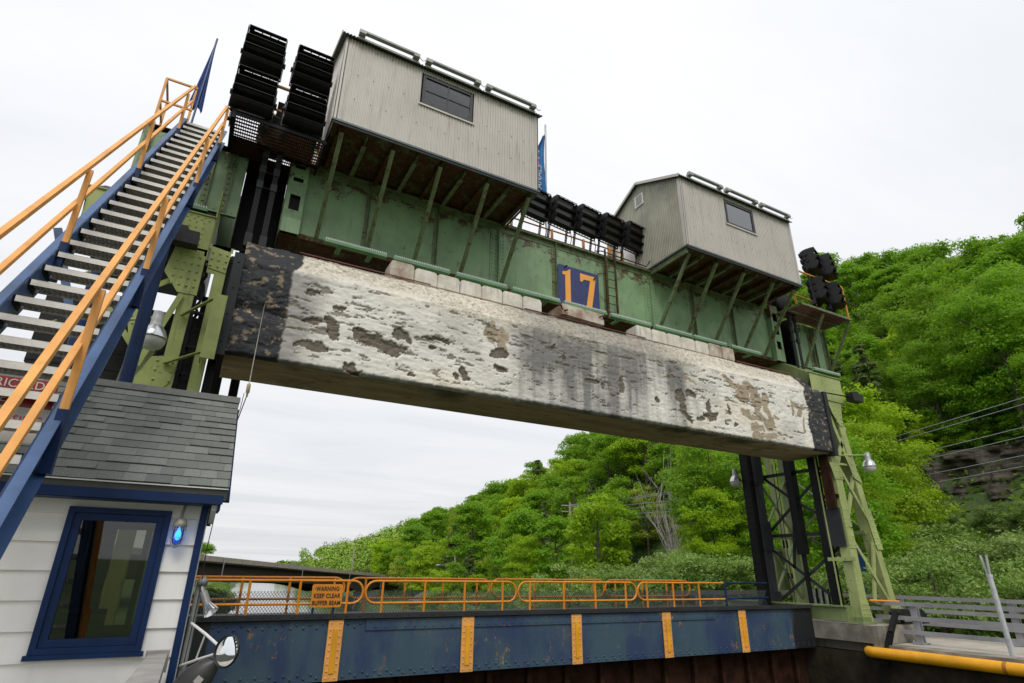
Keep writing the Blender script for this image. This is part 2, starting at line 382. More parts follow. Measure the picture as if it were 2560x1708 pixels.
for x in (2.87, 5.63, 8.40, 11.16, 13.90):
    s_ = MB(); s_.box(x-.14, x+.14, 12.225, 12.244, -.25, .775)
    for sx_ in (-.085, .085): s_.rivets((x+sx_, 12.225, -.2), (x+sx_, 12.225, .72), .115, (0,-1,0), .019)
    st = part('stiffener', s_, ORANGE, bb)
    part('stiffener_bar', MB().box(x-.045, x+.045, 12.205, 12.224, -.12, .62), YEL, st)

# guard rails on the beam
def hoop_section(mb, x0, x1, y, z0, z1, left_round, right_round, r=.023, posts=(), base=.80):
    h = (z1-z0)/2; c = (z0+z1)/2
    top = [(x0+(h if left_round else 0), y, z1), (x1-(h if right_round else 0), y, z1)]
    pts = []
    if left_round: pts += [(x0+h-h*math.sin(a), y, c-h*math.cos(a)) for a in np.linspace(0, math.pi, 11)]
    else: pts += [top[0]]
    if right_round: pts += [(x1-h+h*math.sin(a), y, c+h*math.cos(a)) for a in np.linspace(0, math.pi, 11)]
    else: pts += [top[1]]
    if left_round and right_round: pts.append(pts[0])
    elif left_round: pts = [(x1, y, z0)]+pts
    elif right_round: pts = pts+[(x0, y, z0)]
    else: mb.tube([(x0,y,z0),(x1,y,z0)], r)
    mb.tube(pts, r, 8)
    for px in posts: mb.tube([(px, y, base), (px, y, z1)], r*1.08, 8)
fr = thing('guard_rail', 'orange pipe guard rail on the near edge of the blue beam', 'railing', (6, 12.4, .8), 'orange railings on the buffer beam')
secs = [(-.3, 3.37, False, True, (.25,1.25,2.15,3.06)), (3.42, 6.88, True, True, (3.77,4.68,5.6,6.53)), (6.93, 10.38, True, True, (7.24,8.17,9.09,10.03)), (10.42, 13.5, True, False, (10.72,11.62,12.55))]
for x0, x1, l, r_, ps in secs:
    m_ = MB(); hoop_section(m_, x0, x1, 12.4, 1.05, 1.46, l, r_, posts=ps); part('rail_section', m_, ORANGED, fr)
br = thing('guard_rail', 'orange pipe guard rail on the far edge of the blue beam behind the wire mesh', 'railing', (6, 13.6, .8), 'orange railings on the buffer beam')
for x0, x1, l, r_, ps in [(-.3, 3.28, False, True, (.3,1.22,2.14,3.06)), (3.36, 6.80, True, True, (3.74,4.65,5.57,6.46)), (6.84, 10.27, True, True, (7.15,8.07,9.0,9.92)), (10.31, 13.4, True, True, (10.65,11.6,12.5,13.1))]:
    m_ = MB(); hoop_section(m_, x0, x1, 13.6, 1.09, 1.50, l, r_, posts=ps); part('rail_section', m_, ORANGED, br)
cl = MB(); zb, zt_ = .81, 1.24; Hh = zt_-zb; pitch = .062
for sgn in (1, -1):
    x = -.4
    while x < 16.3:
        xa, xb2 = (x, x+Hh*.8) if sgn > 0 else (x+Hh*.8, x)
        cl.bar((xa, 13.54, zb), (xb2, 13.54+.004*sgn, zt_), .008, .008); x += pitch
tag(part('chain_link_mesh', cl, plain('mesh_wire', (.09,.10,.11), .5, .3)), 'low dark chain link mesh strip between the two orange railings', 'wire mesh')
er = thing('end_railing', 'short dark blue railing joining the orange rails to the far tower', 'railing', (14, 12.4, .8))
m_ = MB(); m_.tube([(13.55,12.4,1.46),(15.9,12.9,1.46)], .026); m_.tube([(13.55,12.4,1.06),(15.9,12.9,1.06)], .026); m_.tube([(13.55,12.4,.8),(13.55,12.4,1.49)], .03); part('rail', m_, NAVY, er)
# warning sign
def text_mesh(txt, size, m, mat4, parent, name='lettering', depth=.004, sx=1.0, spacing=1.0, offset=0.0):
    cu = bpy.data.curves.new('txt', 'FONT'); cu.body = txt; cu.size = size; cu.extrude = depth/2; cu.align_x = 'CENTER'; cu.align_y = 'CENTER'
    cu.space_character = spacing; cu.offset = offset
    o = bpy.data.objects.new('txt', cu); COL.objects.link(o); dg = bpy.context.evaluated_depsgraph_get()
    me = bpy.data.meshes.new_from_object(o.evaluated_get(dg)); bpy.data.objects.remove(o)
    me.transform(mat4 @ Matrix.Diagonal((sx, 1, 1, 1))); me.materials.clear(); me.materials.append(m); return link(name, me, parent)
def facing(x, y, z): return Matrix.Translation((x, y, z)) @ Matrix.Rotation(R(90), 4, 'X')
ws = thing('warning_sign', 'orange warning sign reading keep clear buffer beam on two blue posts', 'sign', (2.65, 12.3, .8))
pl = MB(); q = .04
pts = []
for cx_, cz_, a0 in ((2.94-q, 1.40-q, 0), (2.36+q, 1.40-q, 90), (2.36+q, .99+q, 180), (2.94-q, .99+q, 270)):
    pts += [(cx_+q*math.cos(R(a0+k*30)), cz_+q*math.sin(R(a0+k*30))) for k in range(4)]
pl.prism(pts, 'y', 12.30, 12.315); part('sign_plate', pl, ORANGED, ws)
part('sign_post', MB().box(2.40, 2.44, 12.316, 12.34, .80, 1.2), NAVY, ws); part('sign_post', MB().box(2.78, 2.82, 12.316, 12.34, .80, 1.2), NAVY, ws)
for s_, z in (('\u00b7WARNING\u00b7', 1.315), ('KEEP CLEAR', 1.19), ('BUFFER BEAM', 1.065)):
    text_mesh(s_, .105, plain('sign_black', (.01,.012,.02), .6), facing(2.65, 12.296, z), ws, sx=.80 if z > 1.1 else .76, spacing=1.12, offset=.003)

# ================================================================== COUNTERWEIGHT (concrete)
cw = thing('counterweight', 'huge peeling white concrete counterweight beam with black painted ends', 'counterweight', (8.6, 11.5, 5.2))
NXg, NZg = 1250, 170
xg = np.linspace(0, 17.22, NXg)
# profile: bottom edge -> front -> chamfer -> top
prof = [(10.86, 5.21), (10.80, 5.27), (10.80, 7.12), (11.02, 7.46), (11.28, 7.76), (11.85, 7.78)]
pl_ = np.array(prof); seg = np.r_[0, np.cumsum(np.hypot(*np.diff(pl_, axis=0).T))]; tt = np.linspace(0, seg[-1], NZg)
py = np.interp(tt, seg, pl_[:, 0]); pz = np.interp(tt, seg, pl_[:, 1])
XX, TT = np.meshgrid(xg, tt); PY = np.tile(py[:, None], (1, NXg)); PZ = np.tile(pz[:, None], (1, NXg))
front = sst(7.3, 7.0, PZ)
wx = XX+(fbm(XX*1.3, PZ*1.3, 4, 5)-.5)*.45+(fbm(XX*6, PZ*6, 3, 15)-.5)*.16; wz = PZ+(fbm(XX*1.6+9, PZ*1.6, 4, 6)-.5)*.35+(fbm(XX*7, PZ*7, 3, 16)-.5)*.14
def ell(cx_, cz_, a, b, ang=0):
    c, s = math.cos(R(ang)), math.sin(R(ang)); dx = wx-cx_; dz = wz-cz_
    return 1-np.sqrt(((dx*c+dz*s)/a)**2+((-dx*s+dz*c)/b)**2)
def poly_f(lst):
    f = np.full(XX.shape, -9.0)
    for e in lst: f = np.maximum(f, ell(*e))
    return f
# patches read off the real face: (x, z, half width, half height, tilt)
tan = [(13.0,6.78,.32,.10,-30),(13.45,6.50,.30,.24,-20),(13.72,6.75,.12,.22,60),(14.0,6.45,.16,.34,20),(14.35,6.55,.22,.2,40),(14.45,6.15,.12,.42,15),(14.75,6.05,.14,.07,0),
       (13.6,5.95,.34,.15,-12),(14.05,6.0,.22,.16,0),(14.3,5.8,.2,.18,10),(13.85,5.62,.26,.13,0),(14.35,5.45,.26,.10,0),(13.9,5.40,.22,.09,0),(15.6,6.4,.09,.3,10),(15.95,6.35,.12,.24,-20),(15.75,6.52,.16,.1,0),(16.05,5.9,.06,.2,0),
       (5.35,6.72,.13,.26,0),(5.62,6.7,.2,.14,0),(5.6,6.45,.12,.18,0),(11.2,6.6,.12,.12,0),(11.5,6.62,.16,.05,20)]
brown = [(2.55,6.02,.40,.15,-8),(2.95,5.95,.40,.13,-6),(2.3,6.1,.16,.16,0),(3.25,6.22,.26,.12,-15),(1.30,6.14,.18,.10,0),(1.62,6.18,.15,.10,0),(1.72,6.02,.15,.10,0),(1.42,5.62,.26,.09,15),(1.5,5.7,.1,.13,0),
         (1.35,6.72,.14,.09,-10),(2.15,5.32,.2,.08,-20),(4.0,6.12,.1,.08,0),(4.55,5.75,.11,.12,0),(4.6,5.62,.1,.16,0),(4.35,5.6,.05,.07,0),(5.5,6.3,.22,.11,0),(5.45,5.9,.2,.07,0),(8.05,5.98,.16,.08,0),(8.35,5.93,.10,.08,0),(9.0,6.03,.12,.2,0),
         (10.95,6.1,.22,.16,30),(11.1,5.75,.11,.3,15),(11.35,6.22,.2,.1,0),(11.95,5.95,.10,.22,0),(11.98,5.6,.28,.13,12),(11.6,5.55,.18,.08,-20),(3.45,5.4,.08,.05,0),(6.9,6.6,.06,.1,0),(7.3,6.5,.05,.08,0),(12.9,5.5,.09,.05,0),(12.6,5.5,.09,.04,0),(12.8,5.9,.08,.1,0),(10.1,5.9,.08,.1,0),(4.1,6.35,.35,.05,-4),(1.9,6.5,.12,.05,0)]
fT = poly_f(tan)*front; fB = poly_f(brown)*front
n5 = fbm(XX*3.2, PZ*4.5, 5, 31); n6 = fbm(XX*13, PZ*17, 4, 33, .6)-.5; mT = sst(-.03, .01, fT+(n5-.5)*.55+n6*.42)*front; mB = sst(-.03, .01, fB+(n5-.5)*.6+n6*.5)*front
# random small flakes along a band of broken plaster
band = np.exp(-((PZ-6.15+.02*(XX-4))/.42)**2)*sst(7.5, 3, XX)+.45*np.exp(-((PZ-6.6)/.3)**2)
crk = fbm(XX*3.2, PZ*13, 6, 44, .66); mC = sst(.65, .675, crk+.07*band)*front*sst(5.3, 5.4, PZ)
# grime: dark run-off between x 5.7 and 11.8, plus near the left end
col_n = fbm(XX*2.6, PZ*.12, 4, 51); strk = fbm(XX*9, PZ*.35, 4, 52); blot = fbm(XX*.9, PZ*1.1, 5, 53)
zone = sst(5.4, 6.6, XX+.8*(blot-.5))*sst(12.0, 11.0, XX+(blot-.5))
depth_g = sst(5.1, 7.1, PZ+(col_n-.45)*2.6)
lower_w = sst(5.3, 7.0, XX)
strk2 = fbm(XX*2.2+3, PZ*.22, 5, 57, .6); topd = sst(5.0, 7.0, PZ+(strk2-.5)*3.0)
grime = np.clip(zone*(.34+.55*topd+.6*(strk-.5)+.75*(strk2-.5)+.9*(blot-.5)+.5*(n5-.5)), 0, .88)*sst(5.2, 6.1, XX+(blot-.5)*2+(PZ-6)*.35)
grime = np.maximum(grime, sst(1.75, 1.1, XX+.5*(blot-.5))*.62*sst(.3, .6, strk+.1)*front)
grime = np.maximum(grime, .28*sst(.52, .75, blot)*front)
white = np.stack([.68+.14*n5+.17*n6, .655+.13*n5+.17*n6, .60+.12*n5+.16*n6], -1)
warm = sst(.45, .75, fbm(XX*.7, PZ*1.5, 4, 61))[..., None]; white = white*(1-.22*warm*np.array([0, .15, .5]))
gcol = np.stack([.085+.08*n5, .080+.078*n5, .080+.078*n5], -1)
c = white*(1-grime[..., None])+gcol*grime[..., None]
# chamfer: bare gritty concrete, paler
n9 = fbm(XX*14, TT*14, 4, 71); spk = sst(.6,.7,fbm(XX*22, TT*22, 3, 72)); cham = np.stack([.52+.5*(n9-.5)+.14*blot, .48+.48*(n9-.5)+.12*blot, .40+.42*(n9-.5)+.09*blot], -1)*(1-.45*spk[..., None])
cham = cham*(1-.45*sst(5, 7, XX)*sst(12.5, 10, XX))[..., None]
k = sst(6.9, 7.3, PZ+(blot-.5)*.5+(n9-.5)*.35)[..., None]; c = c*(1-k)+cham*k
tanc = np.stack([.37+.2*(n9-.5), .30+.17*(n9-.5), .215+.13*(n9-.5)], -1); brc = np.stack([.15+.12*(n9-.5), .125+.1*(n9-.5), .095+.08*(n9-.5)], -1)
c = c*(1-mT[..., None])+tanc*mT[..., None]; c = c*(1-mB[..., None])+brc*mB[..., None]; c = c*(1-.8*mC[..., None])+brc*.8*mC[..., None]
wobx = (fbm(XX*3, PZ*2.0, 4, 81)-.5)*.22+n6*.12
blk = np.maximum(sst(.95, .90, XX+wobx*(1-.5*front)-.14*sst(7.0,7.3,PZ)), sst(16.25, 16.32, XX-wobx-.16*(1-front)))
tarn = fbm(XX*7, PZ*9, 6, 82, .62); chip = sst(.615, .64, tarn+.10*np.exp(-((XX-.3)/.5)**2)*0+.03*sst(16.8,17.1,XX))
tar = np.stack([.020+.02*n9, .021+.02*n9, .026+.02*n9], -1); tar = tar*(1-chip[..., None])+np.stack([.16+.1*n9, .13+.08*n9, .085+.06*n9], -1)*chip[..., None]
c = c*(1-blk[..., None])+tar*blk[..., None]
# bottom lip, darker towards the lower edge
lip = sst(5.33, 5.22, PZ+(n9-.5)*.1)[..., None]; c = c*(1-.75*lip)
c = np.clip(c, .01, .9)
# relief
rough_ = (fbm(XX*6, TT*16, 6, 91, .62)-.5)*.030+(fbm(XX*1.6, TT*2.2, 3, 92)-.5)*.02
rough_ = rough_-.012*np.maximum(mT*.4, mB*1.6)-mB*(.5+n6)*.03-.02*mC-.008*chip*blk
ny = np.where(PZ < 7.12, -1.0, -.78); nz_ = np.where(PZ < 7.12, 0, .62)
ly = blk*np.exp(-((PZ-6.15)/.12)**2)*sst(1.2,.9,XX)*-.09+blk*sst(1.2,.9,XX)*(fbm(XX*3,PZ*4,5,95,.6)-.5)*.09
ends = sst(0, .12, XX)*sst(17.22, 17.1, XX)
disp = rough_+ly
PYd = PY+ny*disp; PZd = PZ+nz_*disp
edge = (1-ends)*sst(7.1, 7.25, PZ); 
me = bpy.data.meshes.new('front_face')
idx = np.arange(NXg*NZg).reshape(NZg, NXg)
fc = np.stack([idx[:-1, :-1], idx[:-1, 1:], idx[1:, 1:], idx[1:, :-1]], -1).reshape(-1, 4)
me.vertices.add(NXg*NZg); me.vertices.foreach_set('co', np.stack([XX, PYd, PZd], -1).ravel())
me.loops.add(fc.size); me.loops.foreach_set('vertex_index', fc.ravel().astype(np.int32))
me.polygons.add(len(fc)); me.polygons.foreach_set('loop_start', np.arange(len(fc), dtype=np.int32)*4); me.polygons.foreach_set('loop_total', np.full(len(fc), 4, dtype=np.int32))
me.update(); me.polygons.foreach_set('use_smooth', [True]*len(fc))
ca = me.color_attributes.new('wear', 'FLOAT_COLOR', 'POINT'); ca.data.foreach_set('color', np.concatenate([c, np.ones(c.shape[:2]+(1,))], -1).ravel())
mcw, t, bs = new_mat('peeling_concrete'); at = t.nodes.new('ShaderNodeVertexColor'); at.layer_name = 'wear'; v = coords(t)
cc = mix(t, M(t, 'MULTIPLY', ramp(t, noise(t, v, 55, 6, .7), .55, .75), .35), at.outputs[0], (.12,.11,.09))
t.links.new(cc, bs.inputs['Base Color']); bs.inputs['Roughness'].default_value = .85; bump(t, bs, noise(t, v, 45, 8, .7), .5, .008)
me.materials.append(mcw); link('front_face', me, cw)
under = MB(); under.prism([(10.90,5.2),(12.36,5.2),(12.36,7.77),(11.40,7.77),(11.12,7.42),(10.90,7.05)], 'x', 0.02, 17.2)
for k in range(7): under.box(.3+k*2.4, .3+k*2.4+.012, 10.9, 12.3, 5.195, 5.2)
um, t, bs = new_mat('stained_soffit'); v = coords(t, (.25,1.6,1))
a = mix(t, ramp(t, noise(t, v, 2.2, 8, .65), .35, .7), (.34,.24,.16), (.55,.42,.29)); a = mix(t, ramp(t, noise(t, coords(t), .7, 6), .5, .7), a, (.10,.085,.065))  # browns lightened to stand in for bounced light; the mottling is staining
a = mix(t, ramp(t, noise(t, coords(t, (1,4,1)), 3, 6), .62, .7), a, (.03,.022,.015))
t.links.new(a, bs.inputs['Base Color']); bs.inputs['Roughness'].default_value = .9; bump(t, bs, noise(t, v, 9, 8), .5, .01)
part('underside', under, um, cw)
REDP = paint('red_primer', (.20,.05,.045), rust=.4)
for a_, b_, w_ in ((1.0,3.9,.05),(6.4,10.3,.06),(13.9,16.4,.08)): part('edge_strip', MB().bar((a_,11.22,7.775),(b_,11.22,7.785),w_*.6,.012), REDP, cw)
# steel end guides
for x0, x1, nm in ((-.16, .02, 'near'), (17.2, 17.36, 'far')):
    s_ = MB(); s_.box(x0, x1, 10.74, 11.0, 5.15, 7.2); s_.box(x0-.1 if x0 < 1 else x0+.1, x1-.1 if x0 < 1 else x1+.1, 11.0, 11.12, 5.15, 7.2)
    s_.rivets(((x0+x1)/2, 10.74, 5.4), ((x0+x1)/2, 10.74, 7.0), .42, (0,-1,0), .02); part('guide_angle', s_, DARKG, cw)
# loose blocks stacked on the counterweight
bxs = [(2.95,3.51,1),(3.53,4.08,0),(4.09,4.65,0),(4.67,5.23,0),(5.24,5.80,0),(5.82,6.37,0),(6.39,6.94,0),(10.04,10.59,0),(10.61,11.18,0),(11.19,11.73,0),(11.74,12.28,0),(12.30,12.83,0),(12.84,13.37,1),(13.39,13.93,1)]
ordn = ['first','second','third','fourth','fifth','sixth','seventh']
stain = concrete('stained_block', (.68,.63,.55), (.23,.13,.08), 1.3)
for i, (a0, a1, st_) in enumerate(bxs):
    h = 8.17+.05*st_*(1 if i < 3 else .6); r_ = .07; cy0, cy1 = 11.29, 11.78
    m_ = MB()
    if i == 7: poly = [(a0,7.785),(a1,7.785),(a1,h),(a0+.02,h)]
    else:
        poly = [(a0,7.785),(a1,7.785)]+[(a1-r_+r_*math.cos(R(k)), h-r_+r_*math.sin(R(k))) for k in (0,30,60,90)]+[(a0+r_+r_*math.cos(R(k)), h-r_+r_*math.sin(R(k))) for k in (90,120,150,180)]
    m_.prism(poly, 'y', cy0, cy1); o_ = part('counterweight_block', m_, stain if st_ else BLOCKC)
    import bmesh
    bm = bmesh.new(); bm.from_mesh(o_.data); bmesh.ops.bevel(bm, geom=bm.edges[:], offset=.018, segments=2, affect='EDGES'); bm.to_mesh(o_.data); bm.free()
    row = 'left row, ' if i < 7 else 'right row, '; nn = ordn[i] if i < 7 else ordn[i-7]
    tag(o_, ('rust stained ' if st_ else 'plain white ')+'concrete block, '+nn+' from the left in the '+('left' if i < 7 else 'right')+' row on the beam', 'concrete block', 'loose blocks on the counterweight')
sl = MB(); sl.prism([(7.52,7.90),(8.86,7.86),(8.86,8.18),(7.52,8.20)], 'y', 11.22, 11.9)
tag(part('concrete_slab', sl, stain), 'long stained white slab with rusty bolts below the 17 sign', 'concrete slab', 'loose blocks on the counterweight')
for x, w_ in ((7.55, 'left'), (8.9, 'right')):
    bl = MB(); bl.tube([(x,11.24,8.02),(x-.12,11.16,8.1),(x-.2,11.2,8.06)], .02, 6); bl.tube([(x,11.25,8.0),(x+.1,11.15,8.0)], .018, 6)
    tag(part('lifting_hook', bl, GATEM), 'rusty hook at the '+w_+' end of the stained slab', 'hook', 'hooks on the stained slab')
dk = MB(); dk.box(7.3, 9.3, 11.5, 11.9, 7.785, 7.87); tag(part('slab_gap_filler', dk, GATEM), 'dark packing under the stained slab', 'filler')  # dark box filling the gap under the slab

# ================================================================== MACHINERY BRIDGE (green girder)
gd = thing('bridge_girder', 'green riveted plate girder carrying the machinery sheds above the lock', 'girder', (8.6, 12, 8.5))
def web_panel(x0, x1, z0, z1, y=12.0):
    m_ = MB(); m_.box(x0, x1, y, y+.02, z0, z1); return m_
m_ = web_panel(.55, 17.15, 8.55, 10.5); m_.box(.55, 17.15, 13.6, 13.62, 8.55, 10.5)
for x0, x1 in ((6.05, 7.75), (7.9, 9.55), (9.75, 11.2)):
    m_.rivets((x0+.1, 12.0, 10.40), (x1-.1, 12.0, 10.40), .3, (0,-1,0), .018)
for x in (6.55, 7.2): m_.rivets((x, 12.0, 8.85), (x, 12.0, 9.25), .09, (0,-1,0), .016)
part('web_plate', m_, GREEN, gd)
m_ = MB(); m_.box(.55, 17.15, 11.90, 12.0-.001, 8.50, 8.52); m_.box(.55, 17.15, 11.982, 11.999, 8.52, 8.66); m_.rivets((.7, 11.982, 8.6), (17.0, 11.982, 8.6), .13, (0,-1,0), .024)
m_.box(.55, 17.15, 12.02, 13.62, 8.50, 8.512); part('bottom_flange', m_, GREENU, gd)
m_ = MB(); m_.box(.55, 17.15, 11.88, 12.0-.001, 10.50, 10.53); m_.box(.55, 17.15, 11.985, 11.999, 10.34, 10.50); part('top_flange', m_, BRACE, gd)
for x in (2.45, 4.22, 7.81, 9.62, 13.1, 14.9):
    m_ = MB(); m_.box(x-.09, x+.0, 11.984, 11.999, 8.67, 10.33); m_.box(x, x+.012, 11.89, 11.999, 8.67, 10.49); m_.rivets((x-.05, 11.984, 8.75), (x-.05, 11.984, 10.25), .12, (0,-1,0), .023); part('stiffener', m_, BRACE, gd)
for x in (5.98, 11.3):
    m_ = MB(); m_.box(x-.22, x+.22, 11.98, 11.999, 8.67, 10.33); m_.box(x-.01, x+.01, 11.88, 11.98, 8.67, 10.33)
    for dx in (-.17, -.07, .07, .17): m_.rivets((x+dx, 11.98, 8.72), (x+dx, 11.98, 10.28), .11, (0,-1,0), .023)
    part('stiffener', m_, GREEN, gd)
# perforated end posts (green boxes with dark openings), built as strips round the holes
for xa, xb_, hs in ((.56, .96, [(10.22,10.33),(9.86,9.97),(9.10,9.50)]), (16.72, 17.14, [(10.0,10.32),(9.5,9.82),(8.95,9.25)])):
    y0, y1 = 11.80, 11.82; zcuts = sorted([z for h in hs for z in h]); m_ = MB()
    zz = [8.52]+zcuts+[10.62]
    for i in range(0, len(zz), 2): m_.box(xa, xb_, y0, y1, zz[i], zz[i+1])
    for i in range(1, len(zz)-1, 2): m_.box(xa, xa+.09, y0, y1, zz[i], zz[i+1]); m_.box(xb_-.09, xb_, y0, y1, zz[i], zz[i+1])
    m_.box(xa, xa+.015, y1, 11.99, 8.52, 10.62); m_.box(xb_-.015, xb_, y1, 11.99, 8.52, 10.62)
    k = 8.9
    while k < 10.6:
        if not any(a-.02 < k < b+.02 for a, b in hs): m_.box(xa+.02, xb_-.02, y0-.006, y0, k, k+.012)
        k += .035
    part('end_post', m_, GREEN, gd)
    part('end_post_shade', MB().box(xa+.02, xb_-.02, 11.90, 11.91, 8.6, 10.6), BLACKS, gd)  # black sheet painted as the shade inside the openings
# outer panels over the two towers
for sgn, xa, xb_ in ((-1, -2.36, -.32), (1, 18.15, 19.88)):
    zt9 = 10.22 if sgn < 0 else 10.36; m_ = web_panel(xa, xb_, 8.62, zt9); m_.box(xa, xb_, 13.6, 13.62, 8.62, zt9)
    m_.box(xa, xb_, 11.9, 11.999, 8.60, 8.62); m_.rivets((xa+.1, 12, 8.72), (xb_-.1, 12, 8.72), .16, (0,-1,0), .02)
    xo = xa if sgn < 0 else xb_; m_.box(min(xo, xo-.02*sgn), max(xo, xo-.02*sgn), 12.02, 13.6, 8.6, zt9)
    part('end_web', m_, GREEN, gd)
    for x in ((-1.0, -.62, -2.25) if sgn < 0 else (18.95, 19.12, 19.8)):
        m_ = MB(); m_.box(x-.06, x+.06, 11.98, 11.999, 8.64, 10.3); m_.box(x+.06, x+.072, 11.9, 11.999, 8.64, 10.3)
        m_.rivets((x, 11.98, 8.7), (x, 11.98, 10.25), .13, (0,-1,0), .027); part('stiffener', m_, BRACE, gd)
# black sheets stand in for the shade in the bay behind the chains
m_ = MB(); m_.box(-.31, .545, 12.6, 12.62, 8.2, 10.6); m_.box(-.31,-.29,12.0,12.6,8.2,10.5); m_.box(.53,.545,12.0,12.6,8.2,10.5); part('chain_bay_shade', m_, BLACKS, gd)
m_ = MB(); m_.box(17.16, 18.14, 12.6, 12.62, 8.2, 10.6); m_.box(17.16,17.18,12.0,12.6,8.2,10.5); m_.box(18.12,18.14,12.0,12.6,8.2,10.5); part('chain_bay_shade', m_, BLACKS, gd)

# lifting chains
def chain(x, lbl):
    tchain = thing('lifting_chain', lbl, 'chain', (x, 11.6, 7.9), 'lifting chains of the counterweight')
    for dx in (-.14, .14):
        m_ = MB()
        for k in range(-2, 3): m_.box(x+dx+k*.022-.006, x+dx+k*.022+.006, 11.56, 11.60, 8.05, 10.5)
        part('chain_strand', m_, DARKG, tchain)
        for z in (9.35, 9.75, 10.15, 10.42): part('link_plate', MB().box(x+dx-.065, x+dx+.065, 11.54, 11.62, z-.09, z+.09), DARKG, tchain)
        part('anchor', MB().box(x+dx-.07, x+dx+.07, 11.5, 11.66, 7.79, 8.1), DARKG, tchain)
    for z in (9.3, 9.7, 10.1, 10.38): part('link_pin', MB().tube([(x-.14, 11.58, z), (x+.14, 11.58, z)], .02, 6), BLACKS, tchain)
    m_ = MB(); m_.lathe([(.0,-.2),(.42,-.2),(.42,-.12),(.3,-.1),(.3,.1),(.42,.12),(.42,.2),(0,.2)], (x, 11.95, 10.95), 20, 'y')
    m_.v = [(p[0], p[1], p[2]) for p in m_.v]; part('sprocket', m_, DARKG, tchain)
chain(.14, 'dark double strand chain down to the near black end of the counterweight')
chain(17.55, 'dark double strand chain down to the far black end of the counterweight')
# motor and gear boxes on the left deck
m_ = MB(); m_.box(.0, .42, 11.3, 11.9, 10.45, 10.8); m_.box(.42, .95, 11.4, 12.0, 10.45, 10.85); m_.tube([(.05,11.4,10.9),(.05,12.0,10.9)], .2, 12); m_.box(.02,.16,11.35,11.45,10.8,11.5)
tag(part('winch_machinery', m_, BLACKS), 'dark winch housings and gears behind the left floodlights', 'machinery')

# walkway between the sheds
wk = thing('walkway', 'dark grated walkway with joists on top of the girder between the sheds', 'walkway', (8.7, 12.5, 10.55))
m_ = MB(); 
for i in range(34): m_.box(6.3+i*.147, 6.3+i*.147+.02, 12.0, 13.0, 10.56, 10.60)
for i in range(9): m_.box(6.3, 11.3, 12.03+i*.115, 12.045+i*.115, 10.575, 10.603)
m_.box(6.3, 11.3, 12.0, 12.02, 10.535, 10.66); part('grating', m_, RUSTG, wk)
m_ = MB()
for i in range(14): m_.box(6.35+i*.375, 6.41+i*.375, 11.88, 13.0, 10.53, 10.558)
part('joists', m_, GRATE, wk)
wr = thing('walkway_railing', 'rusty orange railing behind the middle row of floodlights', 'railing', (8.7, 12.95, 10.6))
part('rail', MB().tube([(6.2,12.95,11.66),(11.2,12.95,11.66)], .026), ORANGE, wr); part('rail', MB().tube([(6.2,12.95,11.15),(11.2,12.95,11.15)], .018), ORANGE, wr)
for x in (6.9, 8.35, 9.55, 10.6, 11.15): part('post', MB().box(x-.035, x+.035, 12.92, 12.98, 10.6, 11.7), ORANGE, wr)
# ladder
la = thing('ladder', 'thin rusty green ladder fixed on the girder beside the 17 sign', 'ladder', (9.7, 11.9, 8.6))
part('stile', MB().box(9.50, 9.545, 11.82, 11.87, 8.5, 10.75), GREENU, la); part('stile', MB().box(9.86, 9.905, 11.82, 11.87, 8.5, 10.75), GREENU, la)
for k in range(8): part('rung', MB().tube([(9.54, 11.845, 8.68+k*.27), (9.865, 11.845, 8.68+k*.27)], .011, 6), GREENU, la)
cab_ = MB(); cab_.tube([(9.2,11.9,10.62),(9.4,11.86,10.66),(10.8,11.86,10.63),(11.15,11.86,10.62),(11.2,11.8,10.72),(11.22,11.75,10.8)], .018, 6)
tag(part('conduit_run', cab_, DARKG), 'thin grey conduit along the girder top next to the ladder', 'conduit')

# number sign 17
ns = thing('number_sign', 'dark blue plate with large orange number 17 on the green girder', 'sign', (8.6, 11.95, 8.7))
q = .07; x0, x1, z0, z1 = 7.87, 9.30, 8.42, 9.84; pts = []
for cx_, cz_, a0 in ((x1-q, z1-q, 0), (x0+q, z1-q, 90), (x0+q, z0+q, 180), (x1-q, z0+q, 270)):
    pts += [(cx_+q*math.cos(R(a0+k*22.5)), cz_+q*math.sin(R(a0+k*22.5))) for k in range(5)]
part('sign_plate', MB().prism(pts, 'y', 11.93, 11.95), plain('sign_navy', (.022,.035,.13), .5), ns)
OR2 = plain('numeral_orange', (.85,.36,.055), .5, 0, .05)
m_ = MB(); m_.prism([(8.02,9.62),(8.16,9.66),(8.29,9.76),(8.29,8.62),(8.38,8.62),(8.38,8.5),(8.02,8.5),(8.02,8.62),(8.11,8.62),(8.11,9.54),(8.02,9.52)][::1], 'y', 11.918, 11.929); part('numeral', m_, OR2, ns)
m_ = MB(); m_.prism([(8.63,9.72),(9.17,9.72),(9.17,9.58),(8.98,8.5),(8.79,8.5),(8.98,9.55),(8.76,9.55),(8.70,9.46),(8.63,9.46)], 'y', 11.918, 11.929); part('numeral', m_, OR2, ns)
part('hook', MB().tube([(8.1,11.91,9.77),(8.16,11.88,9.83)], .02, 6), BLACKS, ns); part('hook', MB().tube([(9.1,11.91,9.62),(9.15,11.88,9.70)], .02, 6), BLACKS, ns)

